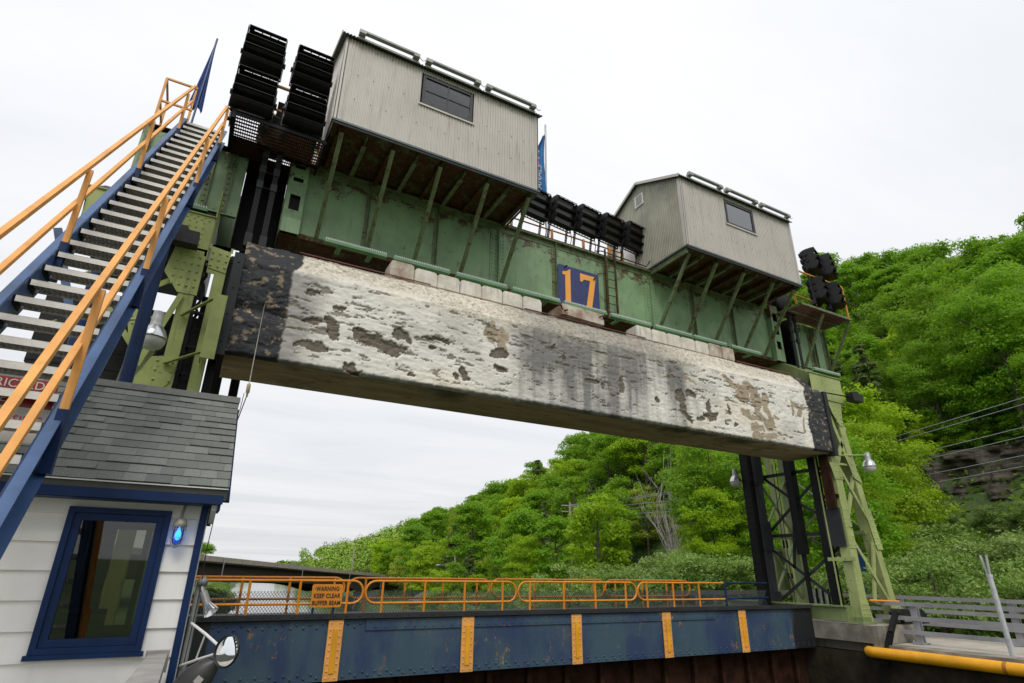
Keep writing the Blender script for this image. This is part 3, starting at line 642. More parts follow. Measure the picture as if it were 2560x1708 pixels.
# linear lights along the girder foot
LENS = plain('led_lens', (.52,.55,.54), .25, .1, .1, 30)
GRL = paint('light_bracket_green', (.12,.26,.12), rust=.05, grime=.2)
def led(x0, x1, y, z, label):
    o = thing('linear_light', label, 'strip light', (x0, y, z), 'strip lights along the girder')
    m_ = MB(); m_.box(x0, x1, y-.05, y+.06, z-.09, z-.052); m_.box(x0, x1, y-.075, y-.05, z-.085, z-.02)
    for f in (.25, .75): m_.box(x0+(x1-x0)*f-.05, x0+(x1-x0)*f+.05, y, 11.98, z-.10, z-.051)
    part('bracket', m_, GRL, o)
    m_ = MB(); n = int((x1-x0)/.045)
    m_.box(x0+.02, x1-.02, y-.03, y+.04, z-.051, z-.004)
    for i in range(n): m_.box(x0+.02+i*.045, x0+.045+i*.045, y-.07, y+.045, z-.02, z+.03)
    part('lens', m_, LENS, o); return o
for i, (a0, a1) in enumerate([(1.49,2.90),(3.06,4.48),(4.64,6.07),(6.21,7.68),(7.81,9.24),(9.38,10.85),(11.0,12.47),(12.55,13.95),(14.16,15.55)]):
    led(a0, a1, 11.6, 8.46, ['first','second','third','fourth','fifth','sixth','seventh','eighth','ninth'][i]+' slatted strip light from the left along the main girder foot')
led(-2.2, -.83, 11.6, 8.43, 'slatted strip light just right of the stair on the left tower'); led(18.25, 19.69, 11.6, 8.44, 'slatted strip light on the right tower below the grated platform')

# ================================================================== SHEDS
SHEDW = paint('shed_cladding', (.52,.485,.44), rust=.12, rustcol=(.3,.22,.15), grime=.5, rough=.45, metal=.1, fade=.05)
SHEDG = paint('shed_cladding_side', (.34,.335,.27), rust=.12, rustcol=(.09,.09,.035), grime=.6, rough=.5)  # darker, greener tone with olive patches for the visible side wall
SHEDE = plain('shed_base_trim', (.10,.115,.125), .4, .3)
def corr(p0, ud, L, h0, hfun, pitch=.072, amp=.02, nrm=(0,-1,0), holes=()):
    """corrugated sheet: origin p0, unit direction ud along its length, height to hfun(t)"""
    m_ = MB(); p0 = Vector(p0); ud = Vector(ud); n = Vector(nrm); k = int(round(L/pitch)); prof = [(0,0),(.35,0),(.47,1),(.75,1),(.88,0)]
    ts = [(i+a)*pitch for i in range(k) for a, b in prof]+[L]; os_ = [b for i in range(k) for a, b in prof]+[0]
    for i in range(len(ts)-1):
        zs = [(h0, None)]
        spans = []
        tm = (ts[i]+ts[i+1])/2; lo = h0; hi = None
        sp = [(h0, 'top')]
        cuts = [(hz0, hz1) for (a, b, hz0, hz1) in holes if a < tm < b]
        segs = []
        cur = h0
        for c0, c1 in cuts: segs.append((cur, c0)); cur = c1
        segs.append((cur, None))
        for s0, s1 in segs:
            pa = p0+ud*ts[i]+n*amp*os_[i]; pb = p0+ud*ts[i+1]+n*amp*os_[i+1]
            za = hfun(ts[i]) if s1 is None else s1; zb_ = hfun(ts[i+1]) if s1 is None else s1
            m_.add([(pa.x,pa.y,s0),(pb.x,pb.y,s0),(pb.x,pb.y,zb_),(pa.x,pa.y,za)], [(0,1,2,3)])
    return m_
def linkraw(name, mb, m, parent):
    return link(name, mb.mesh(name, m, recalc=False), parent)
def shed(x0, x1, label, win, grid, bpos, order, side_vis):
    o = thing('machinery_shed', label, 'shed', (x0, 10.3, 10.62), 'machinery sheds on the girder')
    zb, ze, zr, yf, yr, yb = 10.64, 13.06, 13.98, 10.3, 12.14, 13.95
    wx0, wx1, wz0, wz1 = win
    linkraw('front_wall', corr((x0, yf, 0), (1,0,0), x1-x0, zb, lambda t_: ze, holes=[(wx0-x0-.03, wx1-x0+.03, wz0-.03, wz1+.05)]), SHEDW, o)
    gable = lambda t_: ze+(zr-ze)*(1-abs(t_-(yr-yf))/(yr-yf)) if t_ <= yr-yf else ze+(zr-ze)*(1-(t_-(yr-yf))/(yb-yr))
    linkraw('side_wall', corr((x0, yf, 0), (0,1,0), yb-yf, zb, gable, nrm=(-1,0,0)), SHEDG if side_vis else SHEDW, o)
    linkraw('side_wall', corr((x1, yf, 0), (0,1,0), yb-yf, zb, gable, nrm=(1,0,0)), SHEDW, o)
    linkraw('back_wall', corr((x0, yb, 0), (1,0,0), x1-x0, zb, lambda t_: ze, nrm=(0,1,0)), SHEDW, o)
    for xx in (x0, x1):
        m_ = MB(); m_.box(xx-.022, xx+.05 if xx == x0 else xx+.022, yf-.02, yf-.013, zb, ze) if xx == x0 else m_.box(xx-.06, xx+.022, yf-.02, yf-.013, zb, ze); m_.box(xx-.022, xx-.014, yf-.02, yf+.12, zb, ze) if xx == x0 else m_.box(xx+.014, xx+.022, yf-.02, yf+.1, zb, ze)
        part('corner_trim', m_, SHEDW, o)
    m_ = MB(); m_.box(x0-.05, x1+.05, yf-.06, yf-.0, zb-.05, zb-.002); m_.box(x0-.03, x1+.03, yf-.03, yf-.0, zb-.09, zb-.051); m_.box(x0-.05, x0-.014, yf, yb, zb-.05, zb-.002); m_.box(x1+.014, x1+.05, yf, yb, zb-.05, zb-.002); part('base_trim', m_, SHEDE, o)
    m_ = MB()
    for zz_ in (11.35, 12.05, 12.9):
        k_ = x0+.35
        while k_ < x1-.1:
            if not (wx0-.1 < k_ < wx1+.1 and wz0-.1 < zz_ < wz1+.1): m_.rivet((k_, yf-.018, zz_), (0,-1,0), .014)
            k_ += .36
    fx_ = part('fixing_screws', m_, DARKG, o); fx_['kind'] = 'stuff'
    # window
    m_ = MB(); f = .07
    m_.box(wx0, wx1, yf-.03, yf+.05, wz0, wz0+f); m_.box(wx0, wx1, yf-.03, yf+.05, wz1-f, wz1); m_.box(wx0, wx0+f, yf-.03, yf+.05, wz0+f, wz1-f); m_.box(wx1-f, wx1, yf-.03, yf+.05, wz0+f, wz1-f)
    if grid:
        xm = (wx0+wx1)/2; zm = (wz0+wz1)/2; m_.box(xm-.015, xm+.015, yf-.02, yf+.02, wz0+f, wz1-f); m_.box(wx0+f, xm-.015, yf-.018, yf+.018, zm-.01, zm+.01); m_.box(xm+.015, wx1-f, yf-.018, yf+.018, zm-.01, zm+.01)
    wf = part('window', m_, BRONZE, o); part('pane', MB().box(wx0+f, wx1-f, yf-.004, yf+.004, wz0+f, wz1-f), GLASS1 if grid else GLASS2, wf)
    part('sill', MB().box(wx0-.06, wx1+.06, yf-.045, yf-.014, wz0-.05, wz0-.004), SHEDW, wf)
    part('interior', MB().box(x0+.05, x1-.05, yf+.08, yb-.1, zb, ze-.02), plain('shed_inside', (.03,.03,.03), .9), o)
    # roof: corrugated sheets with overhang
    m_ = MB(); L = x1-x0+.24; k = int(L/.075)
    for side, (ya, za, yb_, zb_) in enumerate(((yf-.12, ze-.05+.03, yr, zr+.03), (yb+.12, ze-.05+.03, yr, zr+.03))):
        for i in range(k):
            xa = x0-.12+i*.075; o_ = [0, .028, .028, 0, 0]; xs_ = [xa, xa+.018, xa+.042, xa+.06, xa+.075]
            for j in range(4):
                m_.add([(xs_[j],ya,za+o_[j]),(xs_[j+1],ya,za+o_[j+1]),(xs_[j+1],yb_,zb_+o_[j+1]),(xs_[j],yb_,zb_+o_[j])], [(0,1,2,3)])
                m_.add([(xs_[j],ya,za+o_[j]-.012),(xs_[j+1],ya,za+o_[j+1]-.012),(xs_[j+1],ya,za+o_[j+1]),(xs_[j],ya,za+o_[j])], [(0,1,2,3)])
    rf = linkraw('roof', m_, plain('roof_sheet', (.2,.2,.19), .6, .2), o)
    m_ = MB(); m_.bar((x0-.13, yf-.1, ze-.01), (x0-.13, yr, zr+.02), .02, .09); m_.bar((x0-.13, yb+.1, ze-.01), (x0-.13, yr, zr+.02), .02, .09); part('verge_trim', m_, SHEDW, rf)
    # light bars on the eave
    n3 = 3; Lb = (x1-x0-.35)/n3
    for i in range(n3):
        a0 = x0+.22+i*(Lb+.05); m2 = MB(); m2.box(a0, a0+Lb-.12, yf-.22, yf-.12, ze+.13, ze+.18)
        for e in (a0, a0+Lb-.27): m2.box(e, e+.15, yf-.24, yf-.08, ze+.06, ze+.13)
        m2.box(a0, a0+Lb-.1, yf-.14, yf-.12, ze-.03, ze+.02); m2.tube([(a0+Lb-.12, yf-.17, ze+.12), (a0+Lb-.03, yf-.18, ze+.05), (a0+Lb+.06, yf-.17, ze+.12)], .009, 5)
        part('eave_light', m2, plain('eave_light_grey', (.33,.33,.31), .5, .2), rf)
    # floor plate, joists and brackets
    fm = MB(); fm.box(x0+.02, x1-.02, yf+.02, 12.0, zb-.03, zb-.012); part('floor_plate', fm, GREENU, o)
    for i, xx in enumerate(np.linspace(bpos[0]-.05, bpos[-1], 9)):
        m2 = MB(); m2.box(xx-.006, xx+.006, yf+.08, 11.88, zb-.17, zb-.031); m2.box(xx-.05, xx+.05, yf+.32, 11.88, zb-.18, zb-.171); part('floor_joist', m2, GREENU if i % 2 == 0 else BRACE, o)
    for xx in bpos:
        m2 = MB(); m2.bar((xx, 11.93, 8.55), (xx, 10.42, 10.46), .085, .05, (0,1,0)); m2.bar((xx-.04, 11.93, 8.55), (xx-.04, 10.42, 10.46), .012, .1, (0,1,0)); part('brace', m2, BRACE, o)
    if side_vis:
        m2 = MB(); m2.box(x0, x0+.06, yf+.05, 12.0, zb-.22, zb-.051); part('edge_beam', m2, BRACE, o)
        vt = MB(); X0 = x0-.02; vt.box(X0-.02, X0, 11.93, 12.33, 13.12, 13.15); vt.box(X0-.02, X0, 11.93, 12.33, 13.52, 13.55); vt.box(X0-.02, X0, 11.93, 11.97, 13.15, 13.52); vt.box(X0-.02, X0, 12.29, 12.33, 13.15, 13.52)
        for k in range(5): vt.box(X0-.018, X0, 11.97, 12.29, 13.18+k*.07, 13.205+k*.07)
        vv = part('louvre_vent', vt, WHITEP, o); part('vent_void', MB().box(X0, X0+.004, 11.97, 12.29, 13.15, 13.52), BLACKS, vv)
        dr = MB(); dr.box(X0-.01, X0+.0, 12.5, 13.35, 10.66, 12.55); dd = part('door', dr, WHITEP, o)
        dr = MB(); dr.box(X0-.025, X0, 12.42, 12.5, 10.66, 12.63); dr.box(X0-.025, X0, 13.35, 13.43, 10.66, 12.63); dr.box(X0-.025, X0, 12.5, 13.35, 12.55, 12.63); part('door_frame', dr, SHEDW, dd)
    return o
shed(1.13, 6.22, 'larger nearer grey corrugated shed with a four pane window', (3.0, 4.32, 11.97, 12.88), True, (1.35, 2.5, 3.65, 4.88, 6.05), 0, False)
shed(11.35, 16.42, 'farther grey corrugated shed with a single pane window and gable vent', (13.23, 14.52, 12.0, 12.88), False, (11.52, 12.65, 13.85, 15.2, 16.2), 1, True)

# ================================================================== PLATFORMS
def platform(x0, x1, y0, y1, z, label, xend):
    o = thing('grated_platform', label, 'platform', ((x0+x1)/2, y0, z), 'rust brown grated platforms')
    m_ = MB(); n = int((x1-x0)/.045)
    for i in range(n): m_.box(x0+i*.045, x0+i*.045+.014, y0, y1, z-.03, z)
    k = int((y1-y0)/.11)
    for i in range(k): m_.box(x0, x1, y0+i*.11, y0+i*.11+.03, z-.028, z-.004)
    part('grating', m_, RUSTG, o)
    m_ = MB(); m_.box(x0-.03, x1+.03, y0-.03, y0, z-.06, z+.02); m_.box(x0-.03, x0, y0, y1, z-.06, z+.02); m_.box(x1, x1+.03, y0, y1, z-.06, z+.02); m_.box(x0, x1, (y0+y1)/2-.02, (y0+y1)/2+.02, z-.08, z-.031)
    part('edge_frame', m_, BRACE if xend else BLACKS, o); return o
pL = platform(-.72, 1.08, 10.8, 12.6, 10.36, 'rust brown grated platform under the left floodlights', False)
part('deck_plate', MB().box(-.7, -.02, 11.5, 12.0, 10.2, 10.33), GATEM, pL)
part('bay_cover', MB().box(-.34, .60, 12.0, 12.62, 10.26, 10.32), GATEM, pL)  # added dark sheet, keeps the sky from showing through above the bay
part('toe_beam', MB().box(-.78, -.70, 10.75, 11.9, 10.2, 10.42), BLACKS, pL)
pR = platform(17.15, 19.85, 10.85, 11.95, 10.40, 'rust brown grated platform with green frame under the right floodlights', True)
for a, b in (((18.35,11.93,8.6),(18.35,10.9,10.28)), ((19.8,11.93,8.6),(19.85,10.9,10.28))): part('brace', MB().bar(a, b, .09, .07, (0,1,0)), BRACE, pR)
m_ = MB(); m_.box(-2.36,-.75,11.95,13.6,10.30,10.33)
tag(part('stair_landing', m_, GRATE), 'dark steel landing at the head of the stair', 'platform')
# railings on platforms
rl = thing('platform_railing', 'orange railing behind the left floodlights at the stair head', 'railing', (.1, 10.85, 10.4), 'orange railings on the platforms')
m_ = MB(); z0 = 10.36
for x in (-.76, 1.0): part('post', MB().bar((x,11.12,z0-.1),(x,11.12,11.70), .05, .05), ORANGE, rl)
m_.bar((-.78,11.12,11.70),(1.02,11.12,11.70), .05, .05); m_.bar((-.76,11.12,11.68),(-.76,11.85,11.68), .05,.05)
part('rail', m_, ORANGE, rl)
part('rail', MB().bar((-.75,11.85,11.5),(1.0,11.85,11.5), .05, .05), ORANGE, rl); part('rail', MB().bar((-.76,11.12,11.05),(1.0,11.12,11.05), .04, .04), ORANGE, rl)
for x in (-.1, .5): part('post', MB().bar((x,11.85,z0),(x,11.85,11.5), .06, .05), ORANGE, rl)
r3 = thing('platform_railing', 'orange railing round the right grated platform above the trees', 'railing', (19.8, 10.9, 10.4), 'orange railings on the platforms')
part('post', MB().bar((19.83,10.88,10.4),(19.83,10.88,11.72), .05, .05), ORANGED, r3); part('post', MB().bar((19.83,11.9,10.4),(19.83,11.9,11.5), .05, .05), ORANGED, r3); part('post', MB().bar((18.5,11.9,10.4),(18.5,11.9,11.5), .05, .05), ORANGED, r3)
m_ = MB(); m_.bar((17.2,10.88,11.72),(19.83,10.88,11.72), .045,.045); m_.bar((19.83,10.88,11.72),(19.83,11.9,11.5), .045,.045); m_.bar((17.2,11.9,11.5),(19.83,11.9,11.5), .045,.045); part('rail', m_, ORANGED, r3); part('rail', MB().bar((19.5,10.88,11.1),(19.83,10.88,11.1), .045,.045), ORANGED, r3); part('rail', MB().bar((17.2,11.9,10.95),(19.83,11.9,10.95), .045,.045), ORANGED, r3)
r4 = thing('landing_railing', 'orange railing cage at the head of the stair beside the furled flag', 'railing', (-1.9, 12, 10.4), 'orange railings on the platforms')
m_ = MB(); c1_, c2_, c3_ = (-2.23,12.0), (-1.62,12.0), (-2.23,12.75)
for x, y in (c1_, c3_): part('post', MB().bar((x,y,10.4),(x,y,11.62), .045,.045), ORANGE, r4)
part('post', MB().bar((-1.65,12.02,10.4),(-1.65,12.02,11.62), .045,.045), ORANGE, r4)
for z in (11.62, 11.0): part('rail', MB().bar((*c1_,z),(*c2_,z), .04,.04).bar((*c1_,z),(*c3_,z), .04,.04), ORANGE, r4)

# ================================================================== FLOODLIGHTS
def make_flood(hood, glass):
    """three stacked hooded lamp heads on a yoke, local origin at the bottom centre, facing -y"""
    o = bpy.data.objects.new('floodlight', None); COL.objects.link(o)
    W = .66; hh = .305
    for k in range(3):
        z = .03+k*hh*.97; yo = -.0
        m_ = MB()
        body = [(yo+.22, z+.06), (yo+.25, z+.16), (yo+.22, z+.27), (yo+.10, z+.32), (yo-.02, z+.33), (yo-.02, z+.0), (yo+.10, z+.0)]
        m_.prism(body, 'x', -W/2+.01, W/2-.01)
        # hood: cheeks, bottom lip, top plate with slots
        for sx_ in (-W/2, W/2-.012):
            m_.prism([(yo-.02, z-.005), (yo-.02, z+.30), (yo-hood*.6, z+.31), (yo-hood, z+.27), (yo-hood-.03, z+.18), (yo-hood*.95, z+.08), (yo-hood*.7, z+.02)], 'x', sx_, sx_+.012)
            m_.tube([(sx_-.012, yo+.09, z+.155), (sx_+.024, yo+.09, z+.155)], .125, 16)
        m_.prism([(yo-.02, z+.005), (yo-hood*.8, z+.035), (yo-hood*.85, z+.01), (yo-hood*.6, z-.03), (yo-.05, z-.035)], 'x', -W/2+.012, W/2-.012)
        for a, b in ((-W/2, -.23), (-.11, -.09), (.03, .05), (.17, .19), (.31, W/2)):
            if k == 2 or glass: m_.bar(((a+b)/2, yo-hood*.55, z+.318), ((a+b)/2, yo-hood*.55-.035, z+.314), b-a, .010)
        if k == 2 or glass:
            m_.bar((0, yo-.02, z+.33), (0, yo-hood*.55, z+.318), W-.03, .010); m_.bar((0, yo-hood*.55-.034, z+.314), (0, yo-hood, z+.30), W-.03, .010)
        else: m_.bar((0, yo-.02, z+.33), (0, yo-hood, z+.30), W-.03, .010)
        for f in range(6): m_.box(-W/2+.06+f*.1, -W/2+.07+f*.1, yo+.24, yo+.30, z+.08, z+.26)
        h = part('lamp_head', m_, BLACK, None); h.parent = o; h.location = (0,0,0)
        gl = part('lamp_glass', MB().box(-W/2+.05, W/2-.05, yo-.03, yo-.021, z+.03, z+.30), LAMPGL if glass else plain('flood_inner', (.012,.012,.012), .35, 0, .2, 60), None); gl.parent = h
    m_ = MB()
    for sx_ in (-1, 1):
        m_.bar((sx_*(W/2+.02), .12, -.02), (sx_*(W/2+.02), .12, .75), .012, .05, (0,1,0)); m_.tube([(sx_*(W/2+.0), .12, .5), (sx_*(W/2+.05), .12, .5)], .06, 10)
    m_.box(-W/2-.02, W/2+.02, .09, .15, -.03, -.018); y_ = part('yoke', m_, BLACK, None); y_.parent = o; y_.location = (0,0,0)
    return o
FA = make_flood(.30, False); FB = make_flood(.16, True)
grpL = 'floodlights on the girder'
def place_flood(src, first, loc, rz, lean, label, posts, sc=1.0, wsc=1.22):
    o = src if first else copy_tree(src, loc)
    o.location = loc; o.rotation_euler = (lean, 0, rz); o.scale = (sc*wsc, sc, sc*.95); tag(o, label, 'floodlight', grpL); o.name = 'floodlight'
    for (dx, zb) in posts:   # perforated channel post under the unit
        m_ = MB(); L = zb
        m_.box(dx-.025, dx-.018, .16, .20, -L, .6); m_.box(dx+.018, dx+.025, .16, .20, -L, .6)
        k = -L
        while k < .55: m_.box(dx-.018, dx+.018, .19, .197, k, k+.035); k += .06
        m_.box(dx-.06, dx+.06, .14, .24, -L, -L+.02)
        m_.prism([(.2,-L+.02),(.42,-L+.02),(.2,-L+.28)], 'x', dx-.01, dx+.01)
        p_ = part('mounting_post', m_, DARKG, None); p_.parent = o; p_.location = (0,0,0)
y0 = 10.8
place_flood(FA, True, (-.46, y0, 11.70), 0, R(-6), 'upper left unit of the four floodlights at the stair head', [], 1.0)
place_flood(FA, False, (.58, y0, 11.70), 0, R(-6), 'upper right unit of the four floodlights next to the larger shed', [(-.28,1.3),(.25,1.3)], 1.0)
place_flood(FA, False, (-.46, y0-.02, 10.52), 0, R(-6), 'lower left unit of the four floodlights above the stair side platform', [(-.28,.25),(.26,.25)], 1.0)
place_flood(FA, False, (.58, y0-.02, 10.52), 0, R(-6), 'lower right unit of the four floodlights next to the larger shed', [(-.28,.25),(.26,.25)], 1.0)
for i, (x, z) in enumerate(((18.32, 11.93), (19.18, 11.93), (18.42, 10.78), (19.28, 10.78))):
    place_flood(FA, False, (x, 10.9, z), R(20), R(-4), ['upper left', 'upper right', 'lower left', 'lower right'][i]+' unit of the four floodlights right of the farther shed', [(-.28, .36 if i > 1 else 1.5), (.26, .36 if i > 1 else 1.5)], .94, 1.12)
for i, x in enumerate((7.3, 8.24, 9.16, 10.08, 11.0, 11.95)):
    xx = x; place_flood(FB, i == 0, (xx, 12.22, 11.34), R(8), R(10), ['first','second','third','fourth','fifth','last'][i]+' floodlight from the left in the middle row of six', [(-.28,.72),(.28,.72)] if i < 5 else [(-.28,.72)], .98, 1.25)
m_ = MB()
for k, x in enumerate((7.7, 8.6, 9.5, 10.5, 11.1)): m_.tube([(x, 12.3, 11.4), (x+.05, 12.32, 11.1), (x-.06, 12.3, 10.62)], .012, 5)
for k, x in enumerate((7.7, 8.6, 9.5, 10.5, 11.1)): tag(part('power_cable', MB().tube([(x, 12.3, 11.4), (x+.05, 12.32, 11.1), (x-.06, 12.3, 10.62)], .012, 5), RUBBER), ['first','second','third','fourth','fifth'][k]+' thin black cable hanging under the middle floodlights', 'cable', 'cables under the middle floodlights')
tag(part('power_cable', MB().tube([(-.6,10.95,10.9),(-.2,10.9,10.72),(.3,10.9,10.62),(.9,11.0,10.72)], .016, 6), RUBBER), 'black cable sagging under the left floodlights', 'cable')

# ================================================================== TOWERS
def laced(mb, x0, x1, y, z0, z1, step):
    z = z0; s = 1
    while z < z1:
        mb.bar((x0 if s > 0 else x1, y, z), (x1 if s > 0 else x0, y, min(z+step, z1)), .05, .012, (0,1,0)); z += step; s = -s
def gusset(mb, poly, y, rv_, t=.014):
    mb.prism(poly, 'y', y-t, y)
    for (x, z) in rv_: mb.rivet((x, y-t, z), (0,-1,0), .026)
def rgrid(x0, x1, z0, z1, nx_, nz2, dx=0):
    return [(x0+(x1-x0)*i/max(1, nx_-1)+dx*j/max(1, nz2-1), z0+(z1-z0)*j/max(1, nz2-1)) for i in range(nx_) for j in range(nz2)]
# ---- right tower
tw = thing('steel_tower', 'pale green riveted lattice tower standing on the far lock wall', 'tower', (17.4, 11, .44), 'lattice towers at both ends of the girder')
YF = 10.9; LA = lambda z: 17.24; LB = lambda z: 18.98-(z-.6)*.168
m_ = MB(); m_.box(17.22, 17.55, YF, YF+.02, .5, 7.2); m_.box(17.22, 17.235, YF+.02, YF+.3, .5, 7.2); m_.box(17.53, 17.55, YF+.02, YF+.3, .5, 7.2); m_.rivets((17.27,YF,.7),(17.27,YF,7.0),.35,(0,-1,0),.018); part('front_leg', m_, PALE, tw)
m_ = MB(); a = Vector((18.92,YF+.02,.62)); b = Vector((17.95,YF+.02,7.1)); m_.bar(a, b, .27, .022, (0,1,0)); m_.bar(a+Vector((.13,.14,0)), b+Vector((.13,.14,0)), .02, .28, (0,1,0)); m_.bar(a+Vector((-.13,.14,0)), b+Vector((-.13,.14,0)), .02, .28, (0,1,0)); part('outer_leg', m_, PALE, tw)
# head plate and cap
m_ = MB(); m_.box(16.9, 18.5, YF, YF+.02, 6.95, 7.85); m_.box(16.88, 18.55, YF-.03, YF+.05, 7.85, 7.87); m_.box(18.3, 18.5, YF+.02, YF+.4, 6.9, 7.85); m_.box(17.3,18.5,YF-.03,YF-.001,7.0,7.06)
for x in (18.22, 18.36): m_.rivets((x, YF, 7.1), (x, YF, 7.8), .11, (0,-1,0), .017)
m_.rivets((17.5,YF,7.68),(18.1,YF,7.68),.11,(0,-1,0),.017); m_.rivets((17.45,YF,7.58),(18.05,YF,7.58),.11,(0,-1,0),.017); part('head_plate', m_, PALE, tw)
m_ = MB(); m_.prism([(YF+.03,7.84),(11.95,8.55),(14.2,8.58),(14.2,7.4),(YF+.3,7.1)], 'x', 17.0, 18.48); part('cap_beam', m_, PALED, tw)
def GP(poly, y, rv_, mat_=None, par=None):
    m3 = MB(); gusset(m3, poly, y, rv_); return part('gusset_plate', m3, mat_ or PALE, par or tw)
m_ = MB()
GP([(17.55,6.95),(18.25,6.95),(18.12,6.2),(17.97,6.2),(17.72,6.55)], YF-.002, rgrid(17.85,18.08,6.3,6.85,2,5))
GP([(17.03,4.95),(17.5,4.95),(17.58,4.45),(17.18,4.45)], YF-.002, rgrid(17.28,17.48,4.52,4.88,2,3)); GP([(17.85,5.3),(18.22,5.3),(18.5,4.4),(18.12,4.55)], YF-.016, rgrid(18.05,18.3,4.6,5.15,2,4,.12))
GP([(18.32,3.62),(18.62,3.62),(18.86,2.45),(18.58,2.45),(18.50,2.7)], YF-.016, rgrid(18.5,18.66,2.6,3.5,2,6,.1)); GP([(17.22,3.65),(17.52,3.65),(17.56,2.45),(17.24,2.45)], YF-.002, rgrid(17.3,17.48,2.55,3.55,2,5))
GP([(17.2,1.05),(17.56,1.05),(17.68,.5),(17.15,.5)], YF-.002, rgrid(17.28,17.55,.58,.95,3,4)); GP([(18.55,1.05),(18.98,1.05),(19.25,.58),(18.7,.5)], YF-.016, rgrid(18.8,19.05,.65,.95,3,3))
m_ = MB(); segs_ = [((17.5,4.8),(18.45,3.3)),((17.45,2.7),(18.7,.95)),((18.2,4.6),(17.5,3.3)),((18.55,2.7),(18.0,.98)),((17.6,6.5),(18.05,5.2)),((18.3,6.2),(17.5,4.9))]
for (xa, za), (xb_, zb_) in segs_[:1]: part('diagonal', MB().bar((xa,YF-.01,za),(xb_,YF-.01,zb_), .1, .014, (0,1,0)).rivets((xa,YF-.02,za),(xb_,YF-.02,zb_),.14,(0,-1,0),.014), PALE, tw)
for (xa, za), (xb_, zb_) in segs_[1:2]: part('diagonal', MB().bar((xa,YF-.01,za),(xb_,YF-.01,zb_), .1, .014, (0,1,0)).rivets((xa,YF-.02,za),(xb_,YF-.02,zb_),.14,(0,-1,0),.014), PALE, tw)
for (xa, za), (xb_, zb_) in segs_[2:]: part('diagonal', MB().bar((xa,YF+.05,za),(xb_,YF+.05,zb_), .13, .05, (0,1,0)), PALE, tw)
m_ = MB(); m_.bar((17.5,YF+.06,4.95),(18.15,YF+.06,4.95),.08,.06); part('strut', m_, PALE, tw)
# inner posts and rear legs
m_ = MB(); m_.box(17.16,17.32,11.62,11.72,.5,6.6); m_.box(17.16,17.18,11.45,11.62,.5,6.6); m_.box(17.30,17.32,11.45,11.62,.5,6.6); m_.rivets((17.155,11.5,.8),(17.155,11.5,5.2),.16,(-1,0,0),.015); part('inner_post', m_, BLACKS, tw)
part('inner_post_edge', MB().box(17.13,17.155,11.40,11.44,.9,6.4), PALE, tw)
m_ = MB(); m_.box(17.15,17.42,12.35,12.6,2.3,6.6); m_.box(17.2,17.3,12.4,12.5,.5,2.3); part('gate_guide_post', m_, BLACKS, tw)
m_ = MB(); m_.box(17.2,17.42,13.72,13.98,.5,7.3); part('rear_leg', m_, DARKG, tw)
m_ = MB(); m_.box(18.75,19.05,13.7,14.0,.5,7.3); part('rear_leg', m_, PALED, tw)
m_ = MB(); m_.bar((19.6,14.6,.5),(18.9,14.6,7.3),.3,.2,(0,1,0)); part('rear_leg', m_, PALE, tw)
for z0, z1 in ((2.45,3.35),(4.6,5.6),(.6,1.2)): part('gusset_plate', MB().box(17.15,17.19,13.45,14.0,z0,z1).rivets((17.15,13.55,z0+.1),(17.15,13.9,z0+.1),.1,(-1,0,0),.016).rivets((17.15,13.55,z1-.1),(17.15,13.9,z1-.1),.1,(-1,0,0),.016), DARKG, tw)
part('splice_plate', MB().box(17.15,17.2,10.95,11.5,2.5,3.6), DARKG, tw)
for ya, za, yb_, zb_ in ((13.8,5.0,12.45,3.9),(13.8,2.9,11.0,5.0),(12.45,3.9,11.1,3.1),(13.8,2.6,11.4,.85),(13.8,.8,11.1,2.6),(12.9,1.9,12.5,4.2)):
    part('inner_diagonal', MB().bar((17.32,ya,za),(17.32,yb_,zb_),.03,.09), DARKG, tw)
for z in (2.9, 4.85, 6.3): part('horizontal_strut', MB().box(17.3,17.38,10.95,13.9,z-.05,z+.05), DARKG, tw)
part('horizontal_strut', MB().box(17.15,17.22,10.75,11.6,2.1,2.2), PALE, tw); part('horizontal_strut', MB().box(17.15,17.22,10.9,11.7,3.9,4.0), BLACKS, tw)
for (xa,ya,za),(xb_,yb_,zb_) in (((18.9,13.85,5.0),(17.3,13.9,2.9)),((17.3,13.9,5.0),(18.9,13.85,2.9)),((18.9,13.85,2.9),(17.3,13.9,.8)),((17.3,13.9,2.9),(18.9,13.85,.8)),((18.9,11.0,2.9),(18.9,13.8,.9)),((18.6,11.0,5.0),(18.9,13.8,2.9)),((18.9,13.8,5.0),(18.6,11.0,2.9))):
    part('rear_diagonal', MB().bar((xa,ya,za),(xb_,yb_,zb_),.09,.05), PALED, tw)
part('horizontal_strut', MB().box(17.3,18.9,13.85,13.92,2.85,2.95), PALED, tw); part('horizontal_strut', MB().bar((18.35,11,2.95),(18.9,13.8,2.95),.06,.1), PALED, tw)
m_ = MB(); m_.box(16.95,17.6,10.75,11.2,.446,.5); m_.box(17.1,17.5,10.85,11.1,.5,.62); part('foot_plate', m_, PALED, tw); part('foot_plate', MB().box(18.6,18.94,10.85,11.2,.446,.52), PALED, tw)
m_ = MB(); m_.box(17.0,17.3,11.2,15.3,.5,.86); m_.box(16.93,17.35,11.2,15.3,.86,.90); part('sill_beam', m_, PALED, tw)
pst = thing('gate_guide_column', 'thick black riveted column standing left of the far tower', 'column', (16.8, 13.75, 0))
m_ = MB(); m_.box(16.62,16.64,13.6,13.9,-1,6.0); m_.box(16.64,16.84,13.62,13.64,-1,6.0); m_.box(16.84,16.86,13.6,13.9,-1,6.0)
